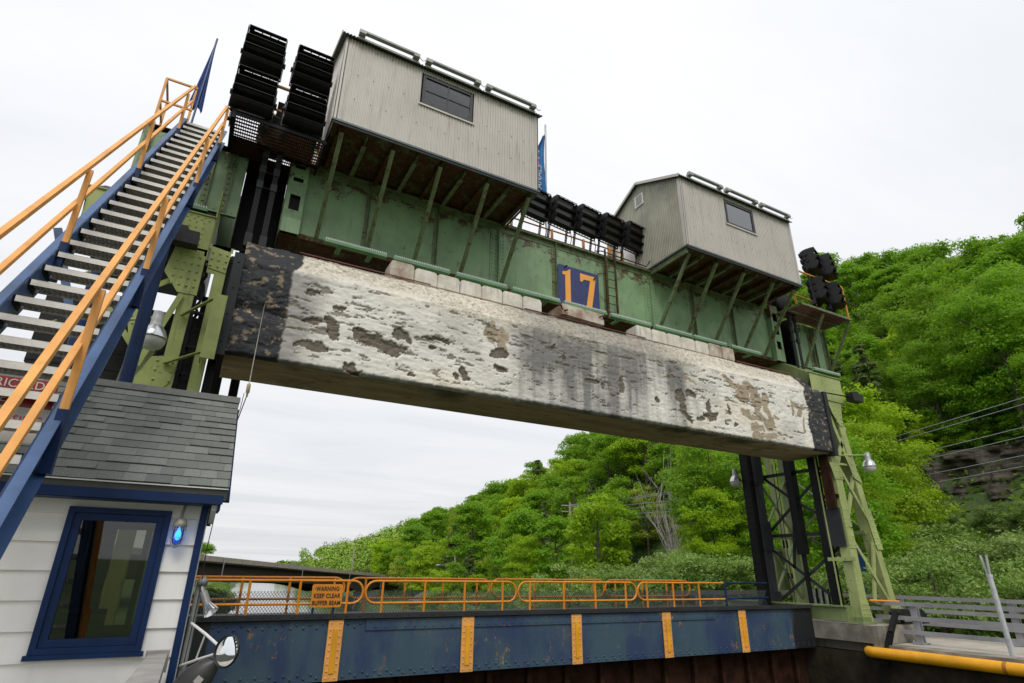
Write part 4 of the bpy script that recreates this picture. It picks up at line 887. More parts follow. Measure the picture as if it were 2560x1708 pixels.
m_.rivets((16.68,13.62,.9),(16.68,13.62,5.9),.2,(0,-1,0),.024); m_.rivets((16.8,13.62,1.0),(16.8,13.62,5.9),.2,(0,-1,0),.024); m_.rivets((16.615,13.7,1.0),(16.615,13.7,5.9),.17,(-1,0,0),.022); m_.rivets((16.615,13.82,1.0),(16.615,13.82,5.9),.17,(-1,0,0),.022)
part('column_shaft', m_, BLACKS, pst)
for dy, lab in ((0, 'left'), (.12, 'right')):
    m_ = MB(); m_.tube([(17.1,12.85+dy,5.2),(17.1,12.9+dy,2.6),(17.1,12.9+dy,.9)], .012, 5); m_.tube([(17.1,12.88+dy,2.75),(17.1,12.88+dy,2.5)], .035, 6); m_.tube([(17.1,12.88+dy,1.75),(17.1,12.88+dy,1.6)], .035, 6)
    tag(part('wire_rope', m_, BLACKS), lab+' dark wire rope with clamps hanging inside the far tower', 'wire rope', 'wire ropes in the far tower')
# rusty inner plate
tag(part('rusty_guide_plate', MB().box(17.05,17.12,10.95,11.25,3.6,5.2), GATEM), 'rust brown guide plate under the far end of the counterweight', 'guide plate')
# cabinets behind the tower
cb = thing('control_cabinet', 'greenish cabinet seen through the legs of the far tower', 'cabinet', (19.8, 14.3, 0)); part('cabinet_body', MB().box(19.0,20.6,14.9,15.3,1.2,2.5), PALED, cb); part('cabinet_top', MB().box(18.9,20.7,14.8,15.4,2.5,2.56), GREYP, cb)
m_ = MB(); m_.box(22.2,22.75,13.9,14.0,1.0,2.75); m_.box(22.2,22.75,14.0,14.1,1.0,2.75); tag(part('notice_board', m_, NAVY), 'tall dark blue board behind the right leg of the far tower', 'board')
m_ = MB()
for k in range(8): m_.box(18.3+k*.14, 18.36+k*.14, 13.0, 13.05, .5, 1.35)
for k in range(8): tag(part('battery_insulator', MB().tube([(18.2+k*.15,13.0,.5),(18.2+k*.15,13.0,1.3)], .035, 8), BLACKS if k % 2 else GREYS), ['first','second','third','fourth','fifth','sixth','seventh','eighth'][k]+' upright rod from the left in the row behind the tower legs', 'rod', 'upright rods behind the tower')
m_ = MB(); m_.tube([(17.6,10.85,1.05),(18.6,10.6,1.02)], .03, 8); tag(part('grab_rail', m_, ORANGED), 'short orange rail across the feet of the far tower', 'rail')
m_ = MB(); m_.tube([(18.6,15.5,1.35),(20.5,15.5,1.35),(20.9,15.5,1.3),(21.6,15.5,.6)], .035, 8); tag(part('far_handrail', m_, ORANGED), 'orange handrail bending down behind the far tower', 'handrail')
# black floods on plinth
for k, x in enumerate((18.55, 19.25)):
    m_ = MB(); m_.prism([(x-.28,.62),(x+.28,.58),(x+.33,.7),(x+.15,.82),(x-.15,.84),(x-.33,.74)], 'y', 10.45, 10.75); m_.box(x-.04,x+.04,10.55,10.63,.45,.62); m_.box(x-.25,x+.3,10.4,10.8,.44,.47)
    tag(part('ground_floodlight', m_, BLACK), ('left' if k == 0 else 'right')+' black floodlight lying low on the plinth under the far tower', 'floodlight', 'floodlights on the plinth')
# ---- left tower
tl = thing('steel_tower', 'pale green riveted tower behind the stair with cross bracing', 'tower', (-.6, 11, 0), 'lattice towers at both ends of the girder')
m_ = MB(); m_.box(-.43,-.24,YF-.05,YF-.03,0,7.3); m_.box(-.43,-.415,YF-.03,YF+.25,0,7.3); m_.box(-.255,-.24,YF-.03,YF+.25,0,7.3); m_.box(-.56,-.43,YF-.05,YF-.03,6.7,7.3); part('front_leg', m_, PALEL, tl)
m_ = MB(); m_.box(-.88,-.66,YF-.05,YF-.03,0,7.1); m_.box(-.88,-.865,YF-.03,YF+.25,0,7.1); m_.box(-.675,-.66,YF-.03,YF+.25,0,7.1); part('outer_leg', m_, PALEL, tl)
m_ = MB(); m_.box(-.655,-.60,YF+.0,YF+.02,3.2,7.0); laced(m_, -.60, -.545, YF+.12, 3.2, 7, .13)
for z in (4.2,4.5,4.75,5.25,5.9): m_.box(-.66,-.42,YF+.05,YF+.12,z,z+.05)
part('lacing', m_, BLACKS, tl)
GP([(-1.12,7.15),(-.62,7.0),(-.62,6.2),(-.93,6.2),(-1.2,6.55)], YF-.052, rgrid(-1.05,-.7,6.35,6.95,4,5), PALEL, tl); GP([(-.56,7.25),(-.22,7.2),(-.25,6.75),(-.56,6.8)], YF-.052, rgrid(-.52,-.28,6.85,7.12,3,3), PALEL, tl); GP([(-1.05,4.95),(-.66,5.05),(-.70,4.55),(-.98,4.2),(-1.3,4.0),(-1.3,4.35)], YF-.054, rgrid(-.95,-.72,4.4,4.9,2,4), PALEL, tl)
m_ = MB(); m_.box(-2.6,-.62,YF-.05,YF-.03,7.15,7.85); m_.box(-2.7,-.6,YF-.08,YF,7.85,7.87); m_.box(-.62,-.60,YF-.03,12.0,6.95,8.5)
for x in (-1.35,-1.02,-.9,-.78): m_.rivets((x,YF-.05,7.22),(x,YF-.05,7.8),.1,(0,-1,0),.019)
m_.rivets((-2.3,YF-.05,7.75),(-.7,YF-.05,7.75),.12,(0,-1,0),.019); part('head_plate', m_, PALEL, tl)
part('head_step', MB().box(-.6,-.2,YF-.05,YF-.03,7.2,7.3), PALEL, tl)
part('cap_beam', MB().prism([(YF,7.84),(11.95,8.58),(14.2,8.58),(14.2,7.5),(YF+.3,7.1)], 'x', -2.65, -.62), BLACKS, tl)  # black stands in for the shade of the void under the girder
part('dark_post', MB().box(-.22,-.08,11.15,11.35,0,7.3), BLACKS, tl)
part('cap_beam_low', MB().box(-2.6,-1.0,YF,YF+.3,6.75,7.14), BLACKS, tl)
for (xa,ya,za),(xb_,yb_,zb_) in (((-1.05,11,6.5),(-2.3,11,5.4)),((-1.75,11.0,6.2),(-1.2,11.0,4.9)),((-.85,10.8,6.15),(-1.22,10.8,4.75)),((-1.2,11,4.9),(-2.3,11,6.3)),((-1.0,11,4.5),(-1.9,11,3.2)),((-2.3,11,4.2),(-1.0,11,4.2)),((-1.2,13.8,6.9),(-2.6,13.8,4)),((-2.6,13.8,6.9),(-.6,13.8,3.8))):
    part('diagonal', MB().bar((xa,ya,za),(xb_,yb_,zb_),.09,.03,(0,1,0)), PALEL if ya < 12 else PALED, tl)
part('strut_plate', MB().bar((-1.65,YF,6.25),(-1.3,YF,5.0),.16,.02,(0,1,0)).rivets((-1.62,YF-.01,6.15),(-1.35,YF-.01,5.1),.13,(0,-1,0),.02), PALEL, tl)
part('rear_leg', MB().bar((-2.55,13.7,0),(-1.75,13.7,7.4),.35,.3,(0,1,0)), PALED, tl); part('rear_leg', MB().bar((-.5,13.8,0),(-.5,13.8,7.4),.3,.3), BLACKS, tl)
m_ = MB(); m_.bar((-1.85,12.5,0),(-1.35,12.5,5.8),.42,.3,(0,1,0)); m_.bar((-1.3,12.5,3.4),(-1.0,12.5,3.4),.3,.6,(0,1,0)); part('dark_leg', m_, PALED, tl)
# box bracket bolted to the leg
bk = MB(); bk.box(-.34,-.12,YF-.45,YF-.43,4.95,6.15); bk.box(-.34,-.325,YF-.43,YF-.1,4.95,6.15); bk.bar((-.33,YF-.44,6.05),(-.78,YF-.1,5.75),.02,.1,(0,1,0)); bk.bar((-.33,YF-.44,5.05),(-.85,YF-.1,4.85),.02,.1,(0,1,0)); part('guide_bracket', bk, PALEL, tl)
# black box on bracket
for x, lab in ((-1.05, 'small black box fixed under the head plate of the left tower'), (18.62, 'small black box on a rod beside the far end of the counterweight')):
    m_ = MB(); xx = x; m_.prism([(xx-.27,7.02),(xx+.27,7.02),(xx+.27,7.28),(xx+.1,7.28),(xx+.05,7.35),(xx-.05,7.35),(xx-.1,7.28),(xx-.27,7.3)], 'y', YF-.42, YF-.17); m_.box(xx-.03,xx+.03,YF-.17,YF-.07,7.1,7.2)
    tag(part('sensor_box', m_, BLACK), lab, 'box')
tag(part('sensor_rod', MB().tube([(17.4,10.75,7.18),(18.4,10.6,7.15)], .02, 6), BLACKS), 'thin black rod leading to the black box on the right tower', 'rod')
# dark masonry mass behind the left tower
m_ = MB(); m_.prism([(-3.2,5.15),(-2.4,4.95),(-1.0,4.85),(-.5,4.9),(-.5,6.6),(-3.2,6.6)], 'y', 13.0, 14.6)
for k in range(4): m_.box(-3.2,-.5,12.985,13.0,5.2+k*.35,5.22+k*.35)
tag(part('rear_counterweight', m_, concrete('dark_concrete', (.035,.033,.035), (.008,.008,.009))), 'dark block mass seen through the bracing of the left tower', 'counterweight')  # near-black blocks
m_ = MB(); m_.box(-.12,.08,12.7,12.9,3.0,8.3); m_.box(.25,.42,12.7,12.9,3.4,8.3); m_.box(.08,.25,12.76,12.84,4.45,4.55); m_.box(.08,.25,12.76,12.84,4.8,4.9)
tag(part('gate_hanger', m_, BLACKS), 'black chain hanger under the near end of the counterweight', 'hanger')

# ---- lamps on the towers
def bell_lamp(loc, arm_to, label, rad=.2):
    o = thing('area_lamp', label, 'lamp', loc, 'bell shaped lamps on the towers'); x, y, z = loc
    m_ = MB(); m_.lathe([(.0,.42),(.075,.42),(.085,.25),(.085,.2),(.11,.17)], loc, 20); part('ballast_housing', m_, plain('lamp_cap', (.38,.38,.37), .5, .3), o)
    m_ = MB(); m_.lathe([(.10,.18),(.15,.12),(.19,.03),(rad,-.02),(rad,-.04),(rad-.02,-.03)], loc, 24); part('reflector', m_, plain('lamp_reflector', (.55,.57,.58), .22, .8, .1, 20), o)
    m_ = MB(); m_.lathe([(rad-.01,-.03),(rad-.015,-.09),(rad*.75,-.17),(rad*.4,-.21),(0.001,-.22)], loc, 24); part('globe', m_, plain('frosted_globe', (.48,.49,.45), .25), o)
    m_ = MB(); a = Vector(arm_to); m_.tube([(x,y,z+.34), a], .022, 8); m_.tube([a, a+Vector((.0,0,.12)), a+Vector((.06,0,.16))], .012, 6); part('arm', m_, PALE, o); return o
bell_lamp((18.88,10.75,4.98), (17.45,10.95,5.2), 'silver bell lamp on a green arm outside the far tower')
bell_lamp((16.55,14.1,4.72), (18.3,14.0,5.0), 'pale bell lamp half hidden behind the black riveted column')
bell_lamp((-1.02,10.0,5.02), (-2.4,10.4,5.0), 'silver bell lamp beside the blue pipe under the stair')

# ================================================================== STAIRCASE
stt = thing('staircase', 'steep blue steel staircase with grip treads and orange handrails', 'stairs', (-1.25, 2.4, 0))
SZ = lambda y: -2.68+1.127*y
ya, yb_ = 1.0, 11.75; zt0, zt1 = SZ(ya), SZ(yb_)
for xo, s, nm in ((-1.62, -1, 'near'), (-.92, 1, 'far')):
    m_ = MB(); n = Vector((0, -1.127, 1)).normalized(); dn = -n
    A = Vector((xo, ya, zt0)); B = Vector((xo, yb_, zt1)); h = .27
    m_.bar(A+dn*h/2, B+dn*h/2, .012, h, (0,0,1))
    m_.bar(A+Vector((.035*s,0,0))+dn*.006, B+Vector((.035*s,0,0))+dn*.006, .08, .012, (0,0,1)); m_.bar(A+Vector((.035*s,0,0))+dn*(h-.006), B+Vector((.035*s,0,0))+dn*(h-.006), .08, .012, (0,0,1))
    part('stringer', m_, NAVYST, stt)
# one tread, built once
m_ = MB(); W0, W1 = -1.60, -.94; tw_ = W1-W0
m_.box(W0, W1, 0, .006, -.055, 0); m_.box(W0, W1, 0, .03, -.004, 0); m_.box(W0, W1, .236, .242, -.035, .0)
treadA = m_.mesh('tread_nosing', TREAD)
m_ = MB()
cell = .04; nxx = int(tw_/cell)
for i in range(nxx+4):
    for s in (1, -1):
        xa = W0+i*cell-2*cell if s > 0 else W0+i*cell; xb2 = xa+s*.094*1.0
        lo, hi = xa, xa+s*.11
        # clip to tread width
        pa = Vector((lo, .03, 0)); pb = Vector((hi+s*.03, .236, 0))
        def clipx(p, q_):
            d = q_-p; t0, t1 = 0, 1
            for lim, sg in ((W0+.004, 1), (W1-.004, -1)):
                f0 = (p.x-lim)*sg; f1 = (q_.x-lim)*sg
                if f0 < 0 and f1 < 0: return None
                if f0 < 0: t0 = max(t0, f0/(f0-f1))
                if f1 < 0: t1 = min(t1, f0/(f0-f1))
            return (p+d*t0, p+d*t1) if t1 > t0 else None
        c_ = clipx(pa, pb)
        if c_: m_.bar(c_[0]+Vector((0,0,-.010-.004*s)), c_[1]+Vector((0,0,-.010-.004*s)), .017, .014)
for yy in (.08, .13, .18): m_.box(W0, W1, yy, yy+.014, -.022, -.004)
treadB = m_.mesh('tread_grip', TREADD)
treadC = MB().box(W0-.012, W0-.002, .0, .2, -.072, -.001).mesh('tread_hanger', BLACKS); treadD = MB().box(W1+.002, W1+.012, .0, .2, -.072, -.001).mesh('tread_hanger', BLACKS)
for i in range(-14, 24):
    z = 3.49+.245*i+.0024*i*i if i >= 0 else 3.49+.245*i
    y = (z+2.68)/1.127
    if z < .15: continue
    to = bpy.data.objects.new('tread', treadA); COL.objects.link(to); to.parent = stt; to.location = Vector((0, y+.02, z))-Vector(stt.location)
    tb = bpy.data.objects.new('tread_grip', treadB); COL.objects.link(tb); tb.parent = to
    for th_ in (treadC, treadD): tb = bpy.data.objects.new('tread_hanger', th_); COL.objects.link(tb); tb.parent = to
for xo, ps in ((-1.62, (4.2, 6.45, 8.57, 10.81)), (-.885, (2.6, 4.66, 6.30, 8.62, 10.7))):
    m_ = MB(); e0 = 1.2; e1 = 11.6 if xo < -1 else 10.75
    m_.bar((xo,e0,SZ(e0)+.96),(xo,e1,SZ(e1)+.96),.045,.042); part('handrail', m_, ORANGE, stt)
    m_ = MB(); m_.bar((xo,e0,SZ(e0)+.5),(xo,e1+.1,SZ(e1+.1)+.5),.044,.038); part('mid_rail', m_, ORANGE, stt)
    for y in ps:
        zb_ = SZ(y)-.02; o_ = part('rail_post', MB().bar((xo+.03,y,zb_+.06),(xo+.03,y,SZ(y)+.93),.05,.036,(0,1,0)), ORANGE, stt)
        part('post_socket', MB().box(xo+.0, xo+.066, y-.035, y+.035, zb_-.36, zb_+.06), NAVY, stt)
# stair supports
sp = thing('support_post', 'dark blue round pipe propping the stair behind the cabin roof', 'pipe post', (-.95, 7.9, 0)); m_ = MB(); m_.tube([(-1.0,8.25,0),(-1.0,8.25,6.25)], .078, 16); part('pipe', m_, NAVY, sp)
sp = thing('support_post', 'second blue pipe post seen between the stair treads', 'pipe post', (-1.62, 8.3, 0)); part('pipe', MB().tube([(-1.62,8.3,0),(-1.62,8.3,6.25)], .078, 16), NAVY, sp)
tag(part('stair_brace', MB().bar((-2.4,9.2,6.1),(-1.45,9.2,3.5),.1,.06,(0,1,0)), NAVYST), 'sloping blue brace behind the lower treads', 'brace')
tag(part('stair_brace', MB().bar((-1.62,7.1,2.4),(-1.12,7.1,1.55+1.0),.1,.06,(0,1,0)), NAVYST), 'low blue strut between the stair and the cabin roof', 'brace')
# warning boards behind the treads
sg = thing('restricted_sign', 'red and white restricted notice half hidden behind the lower treads', 'sign', (-1.3, 5.0, 2.2))
RED = plain('sign_red', (.22,.008,.006), .4); SW = plain('sign_white', (.46,.44,.41), .5)
ys_ = 4.95
part('red_board', MB().box(-1.75,-.98,ys_,ys_+.01,2.66,2.86), RED, sg); part('white_board', MB().box(-1.75,-.98,ys_,ys_+.01,2.42,2.655), SW, sg)
text_mesh('RESTRICTED', .082, SW, facing(-1.28, ys_-.003, 2.815), sg, sx=.95, spacing=1.06); text_mesh('AREA', .082, SW, facing(-1.28, ys_-.003, 2.71), sg)
text_mesh('NO TRESPASSING', .078, plain('sign_crimson', (.45,.02,.08), .45), facing(-1.30, ys_-.003, 2.57), sg, sx=.95)

# ================================================================== CABIN
cabn = thing('lock_cabin', 'white clapboard cabin with blue trim and dark shingled roof', 'cabin', (-2, 6, 0))
XR, XL, YFc, YBc = .14, -4.6, 6.0, 9.1
wx0, wx1, wz0, wz1 = -.86, -.125, 1.03, 2.11
m_ = MB()
zb_ = 1.837-.215*9
while zb_ < 2.28:
    z1_ = min(zb_+.215, 2.30); spans = [(XL, XR)]
    def board(xa, xb2, za, zc_):
        if zc_-za < .004: return
        f = (za-zb_)/.215; f2 = (zc_-zb_)/.215; ya_ = YFc-.022*(1-f); yc_ = YFc-.022*(1-f2)
        m_.add([(xa,ya_,za),(xb2,ya_,za),(xb2,yc_,zc_),(xa,yc_,zc_),(xa,YFc+.01,za),(xb2,YFc+.01,za)], [(0,1,2,3),(4,5,1,0)])
    if z1_ <= wz0 or zb_ >= wz1: board(XL, XR, zb_, z1_)
    else:
        board(XL, wx0, zb_, z1_); board(wx1, XR, zb_, z1_)
        if zb_ < wz0: board(wx0, wx1, zb_, wz0)
        if z1_ > wz1: board(wx0, wx1, wz1, z1_)
    zb_ += .215
linkraw('siding', m_, WHITEP, cabn)
# side, rear and inner walls
m_ = MB(); m_.prism([(YFc+.012,-.1),(YBc,-.1),(YBc,2.35),(7.5,3.5),(YFc+.012,2.35)], 'x', XR-.03, XR-.0)
part('gable_wall', m_, WHITEP, cabn)
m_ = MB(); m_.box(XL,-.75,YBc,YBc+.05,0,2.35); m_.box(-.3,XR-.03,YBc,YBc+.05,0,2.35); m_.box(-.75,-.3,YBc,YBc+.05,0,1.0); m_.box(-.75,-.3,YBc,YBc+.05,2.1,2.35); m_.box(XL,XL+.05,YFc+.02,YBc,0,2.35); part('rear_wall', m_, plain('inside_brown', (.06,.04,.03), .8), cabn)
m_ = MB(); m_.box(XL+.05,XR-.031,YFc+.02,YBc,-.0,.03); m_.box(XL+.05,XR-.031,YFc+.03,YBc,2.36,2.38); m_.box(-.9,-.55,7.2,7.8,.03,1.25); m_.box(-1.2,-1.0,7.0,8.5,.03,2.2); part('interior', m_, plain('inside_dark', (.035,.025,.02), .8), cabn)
# corner boards
m_ = MB(); m_.box(XR-.045, XR+.012, YFc-.035, YFc+.0, -.05, 2.2); m_.box(XR+.0,XR+.012,YFc,YFc+.09,-.05,2.2); part('corner_board', m_, NAVY, cabn)
m_ = MB(); m_.box(XR+.013,XR+.022,YFc+.02,YBc,-.05,2.2); part('side_boards', m_, WHITEP, cabn)
# eave: fascia, soffit, gutter end
m_ = MB(); m_.box(XL, .245, 5.74, 5.765, 2.17, 2.29); m_.box(XL, .20, 5.765, 5.98, 2.165, 2.18); part('fascia', m_, NAVY, cabn)
m_ = MB(); m_.box(.21,.235,5.77,6.1,2.12,2.30); m_.bar((.222,5.78,2.2),(.222,7.5,3.43),.024,.15,(1,0,0)); m_.bar((.222,9.25,2.2),(.222,7.5,3.43),.024,.15,(1,0,0)); part('bargeboard', m_, NAVY, cabn)
m_ = MB(); m_.prism([(5.8,2.12),(6.02,2.02),(6.06,2.12),(6.02,2.2),(5.8,2.2)], 'x', XR+.03, .21); part('cornice_return', m_, SOFF, cabn)
m_ = MB(); m_.box(XL, .27, 5.715, 5.745, 2.293, 2.303); part('drip_edge', m_, SOFF, cabn)
# shingles: separate courses of tabs
SH, t, bs = new_mat('asphalt_shingle'); at = t.nodes.new('ShaderNodeVertexColor'); at.layer_name = 'tone'; v = coords(t)
a = mix(t, ramp(t, noise(t, v, 160, 3, .8), .35, .7), (.6,.6,.6), (1.6,1.6,1.5), 'MIX')
a = mix(t, 1.0, at.outputs[0], a, 'MULTIPLY'); t.links.new(a, bs.inputs['Base Color']); bs.inputs['Roughness'].default_value = .95
m_ = MB(); tones = []
ye, ze_, yr_, zr_ = 5.72, 2.305, 7.5, 3.56; NC = 14
dv = Vector((0, yr_-ye, zr_-ze_)); Ls = dv.length; dv.normalize(); nn_ = Vector((0, -dv.z, dv.y))
for cidx in range(NC):
    s0 = Ls*cidx/NC; s1 = Ls*(cidx+1)/NC+.012; x = XL-rng.random()*.3
    while x < .27:
        wdt = .12+.14*rng.random(); x1_ = min(x+wdt, .275)
        if x1_ > XL:
            lift = .006+.007*(rng.random() < .3); xa = max(x, XL)
            p0 = Vector((0, ye, ze_))+dv*(s0-.006*rng.random())+nn_*(lift+.004); p1 = Vector((0, ye, ze_))+dv*s1+nn_*.002; pb_ = Vector((0, ye, ze_))+dv*s0
            g_ = .125+.05*rng.random()**1.3; 
            if rng.random() < .15: g_ *= .8
            tone = (g_*.95, g_*1.03, g_*.97)
            m_.add([(xa,p0.y,p0.z),(x1_-.002,p0.y,p0.z),(x1_-.002,p1.y,p1.z),(xa,p1.y,p1.z),(xa,pb_.y,pb_.z),(x1_-.002,pb_.y,pb_.z)], [(0,1,2,3),(4,5,1,0)]); tones += [tone]*4+[(.012,.012,.012)]*2
        x += wdt
for k in range(int((.27-XL)/.26)+1):
    xa = XL+k*.26; xb2 = min(xa+.262, .29); g_ = .10+.05*rng.random()
    pts_ = [(xa,7.36,3.485),(xb2,7.36,3.485),(xb2,7.5,3.59),(xa,7.5,3.59),(xa,7.64,3.485),(xb2,7.64,3.485)]
    m_.add(pts_, [(0,1,2,3),(3,2,5,4)]); tones += [(g_,g_,g_*.97)]*6
rf = m_.mesh('roof', SH, recalc=False); ca = rf.color_attributes.new('tone', 'FLOAT_COLOR', 'POINT'); ca.data.foreach_set('color', np.array([(*c_, 1) for c_ in tones]).ravel())
roof = link('roof', rf, cabn)
part('roof_deck', MB().prism([(5.73,2.29),(7.5,3.54),(9.27,2.29),(9.25,2.2),(7.5,3.42),(5.75,2.2)], 'x', XL, .268), plain('roof_edge', (.07,.07,.065), .9), roof)
# window
m_ = MB(); f = .055
def frame(mb, x0, x1, z0, z1, f, y0, y1):
    mb.box(x0,x1,y0,y1,z0,z0+f); mb.box(x0,x1,y0,y1,z1-f,z1); mb.box(x0,x0+f,y0,y1,z0+f,z1-f); mb.box(x1-f,x1,y0,y1,z0+f,z1-f)
frame(m_, wx0, wx1, wz0, wz1, .045, YFc-.045, YFc+.03); m_.box(wx0-.02, wx1+.02, YFc-.06, YFc-.0, wz0-.035, wz0-.001)
wn = part('window', m_, NAVY, cabn)
m_ = MB(); frame(m_, wx0+.047, wx1-.047, wz0+.047, wz1-.047, .055, YFc-.028, YFc+.02); part('sash', m_, NAVY, wn)
part('pane', MB().box(wx0+.1, wx1-.1, YFc-.004, YFc+.002, wz0+.1, wz1-.1), GLASS, wn)

# things on the cabin
cl_ = thing('cage_lamp', 'lit blue bulkhead lamp in a wire cage beside the cabin window', 'lamp', (-.035, 5.93, 1.95))
lx_, ly_, lz_ = -.045, 5.90, 1.98
m_ = MB(); m_.lathe([(.0,.075),(.02,.075),(.042,.065),(.052,.03),(.055,.0),(.0,.0)], (lx_,ly_,lz_), 18); m_.tube([(lx_,ly_,lz_+.07),(lx_,ly_+.03,lz_+.12),(lx_+.01,5.97,lz_+.2)], .012, 8); part('lamp_cap', m_, plain('cage_cap', (.42,.39,.34), .5, .3), cl_)
bg_ = glassm('blue_glass', (.10,.30,.85), .05, .05); m_ = MB(); m_.lathe([(.038,.0),(.042,-.05),(.042,-.10),(.032,-.135),(.001,-.15)], (lx_,ly_,lz_), 18); part('blue_glass', m_, bg_, cl_)
m_ = MB(); m_.lathe([(.001,.0),(.012,-.02),(.024,-.06),(.024,-.085),(.012,-.105),(.001,-.11)], (lx_,ly_,lz_), 14); part('bulb', m_, emis('blue_bulb', (.25,.75,1.0), 2.8), cl_)
m_ = MB()
for k in range(6):
    a_ = k*math.pi/3; m_.tube([(lx_+.05*math.cos(a_), ly_+.05*math.sin(a_), lz_), (lx_+.052*math.cos(a_), ly_+.052*math.sin(a_), lz_-.10), (lx_+.035*math.cos(a_), ly_+.035*math.sin(a_), lz_-.15), (lx_, ly_, lz_-.168)], .0032, 5)
for zz_ in (-.02, -.09): m_.tube([(lx_+.053*math.cos(a_), ly_+.053*math.sin(a_), lz_+zz_) for a_ in np.linspace(0, 2*math.pi, 17)], .0032, 5, False)
part('wire_cage', m_, GREYS, cl_)
# conduit, camera light, mirror, grey lamp
tag(part('conduit_pipe', MB().tube([(.20,6.08,-.3),(.205,6.08,1.4),(.205,6.08,1.52)], .028, 10), GREYS), 'grey conduit pipe up the corner of the cabin', 'conduit')
sl_ = thing('security_light', 'small silver spot lamp aimed down from the cabin corner conduit', 'spot lamp', (.25, 6.0, 1.4))
m_ = MB(); m_.sphere((.22,6.04,1.54), .045); m_.tube([(.22,6.02,1.50),(.26,5.98,1.42)], .02, 8); m_.tube([(.24,5.99,1.46),(.29,5.95,1.36)], .034, 12); part('lamp_body', m_, plain('spot_grey', (.2,.2,.2), .4, .4), sl_)
m_ = MB(); m_.tube([(.285,5.955,1.37),(.33,5.92,1.305)], [.03,.062], 14, False); part('reflector', m_, plain('spot_reflector', (.8,.8,.82), .15, .9), sl_)
mi = thing('convex_mirror', 'round black rimmed mirror on a white bracket by the cabin corner', 'mirror', (.45, 5.3, 1.1))
mc_ = Vector((.44,5.2,1.085)); md = Vector((-.70,-.68,.14)).normalized(); q_ = md.to_track_quat('Z', 'Y').to_matrix().to_4x4()
m_ = MB(); m_.lathe([(0.001,.012),(.04,.0103),(.075,.0055),(.098,.0008),(.1,.0)], (0,0,0), 32); m_.rot(0, Matrix.Translation(mc_) @ q_); part('mirror_face', m_, MIRRORM, mi)
m_ = MB(); m_.lathe([(.099,.003),(.104,.012),(.109,.006),(.109,-.008),(.09,-.02),(0.001,-.03)], (0,0,0), 32); m_.rot(0, Matrix.Translation(mc_) @ q_); part('mirror_rim', m_, RUBBER, mi)
m_ = MB(); m_.tube([(.2,6.0,1.22),(.3,5.6,1.17),(.42,5.23,1.09)], .011, 8); m_.tube([(.18,6.05,.9),(.28,5.7,.98),(.42,5.23,1.08)], .011, 8); m_.tube([(.3,5.6,1.17),(.27,5.72,.97)], .007, 6); part('bracket', m_, WHITEP, mi)
part('clamp', MB().box(.41,.455,5.23,5.26,1.02,1.07), GATEM, mi)
dl = thing('dusk_lamp', 'dark grey cone shaped lamp under the round mirror', 'lamp', (.3, 5.6, .9))
m_ = MB(); m_.tube([(.40,5.42,1.0),(.37,5.45,.97),(.30,5.5,.88),(.235,5.55,.79),(.20,5.58,.72)], [.02,.07,.115,.12,.08], 16); part('lamp_shell', m_, plain('dark_lamp', (.05,.05,.053), .45), dl); part('paper_label', MB().bar((.315,5.385,.90),(.285,5.39,.86),.05,.004,(0,1,0)), SW, dl)
m_ = MB(); m_.tube([(.21,6.05,.82),(.25,5.8,.82)], .016, 8); part('bracket', m_, GREYS, dl)
# antenna
an = thing('whip_antenna', 'thin white whip antenna rising from the right end of the cabin roof', 'antenna', (.33, 7.6, 3.3))
ax_, ay_ = .345, 7.3; m_ = MB(); m_.tube([(ax_,ay_,3.70),(ax_,ay_,4.78)], [.006,.002], 5); part('whip', m_, SW, an)
m_ = MB(); m_.lathe([(.0,.06),(.02,.06),(.022,.03),(.022,-.05),(.012,-.06),(.012,-.1)], (ax_,ay_,3.66), 12); part('antenna_base', m_, plain('antenna_base', (.35,.28,.17), .5), an); m_ = MB(); m_.tube([(ax_,ay_,3.58),(ax_-.02,ay_,3.45),(ax_-.06,ay_,3.2)], .006, 5); m_.tube([(ax_-.035,ay_,3.6),(ax_-.045,ay_,3.4),(ax_-.09,ay_,3.1)], .004, 5); part('antenna_cable', m_, RUBBER, an)
# near grey rail end
gr = thing('near_handrail', 'weathered grey boxed handrail running toward the camera below the window', 'handrail', (-.05, 5.2, .9))
GY = plain('weathered_board', (.30,.29,.27), .8, 0, .2, 4)
m_ = MB(); m_.bar((.0,5.75,.98),(-.05,2.6,1.18),.13,.10); part('rail_board', m_, GY, gr); part('end_cap', MB().box(-.085,.08,5.72,5.80,.90,1.05), GY, gr); part('post', MB().box(-.04,.05,5.3,5.4,0,.93), GY, gr)
m_ = MB(); m_.tube([(.215,6.02,2.15),(.2,6.0,1.8),(.215,6.0,1.5),(.20,5.98,.9)], .004, 5); tag(part('loose_wire', m_, RUBBER), 'thin black wire hanging down the cabin corner', 'wire')

# ================================================================== FLAGS
f1 = thing('flag', 'furled dark blue flag on a leaning pole at the stair head', 'flag', (-1.6, 12.0, 10.6)); FBL = plain('flag_blue', (.02,.05,.22), .8, 0, .25, 5)
m_ = MB(); m_.tube([(-1.57,12.0,10.55),(-1.53,12.0,13.22)], .022, 8); part('pole', m_, NAVYST, f1)
m_ = MB(); nz2 = 26
for side in (0, 1):
    pass
rows = []
for j in range(nz2):
    tz = j/(nz2-1); z = 13.05-1.95*tz; wL = .02+.17*tz**1.1 if tz < .9 else .19-.08*(tz-.9)/.1; wR = .02+.10*tz**1.3
    rows.append([(-1.535-.02*tz+(-wL+(wL+wR)*k/10), 12.0+.05*math.sin(k*1.9+tz*3)*tz+.02, z-.06*math.sin(k*.9)*tz) for k in range(11)])
vs = [p for r_ in rows for p in r_]; m_.add(vs, [(j*11+k, j*11+k+1, (j+1)*11+k+1, (j+1)*11+k) for j in range(nz2-1) for k in range(10)], True); part('cloth', m_, FBL, f1)
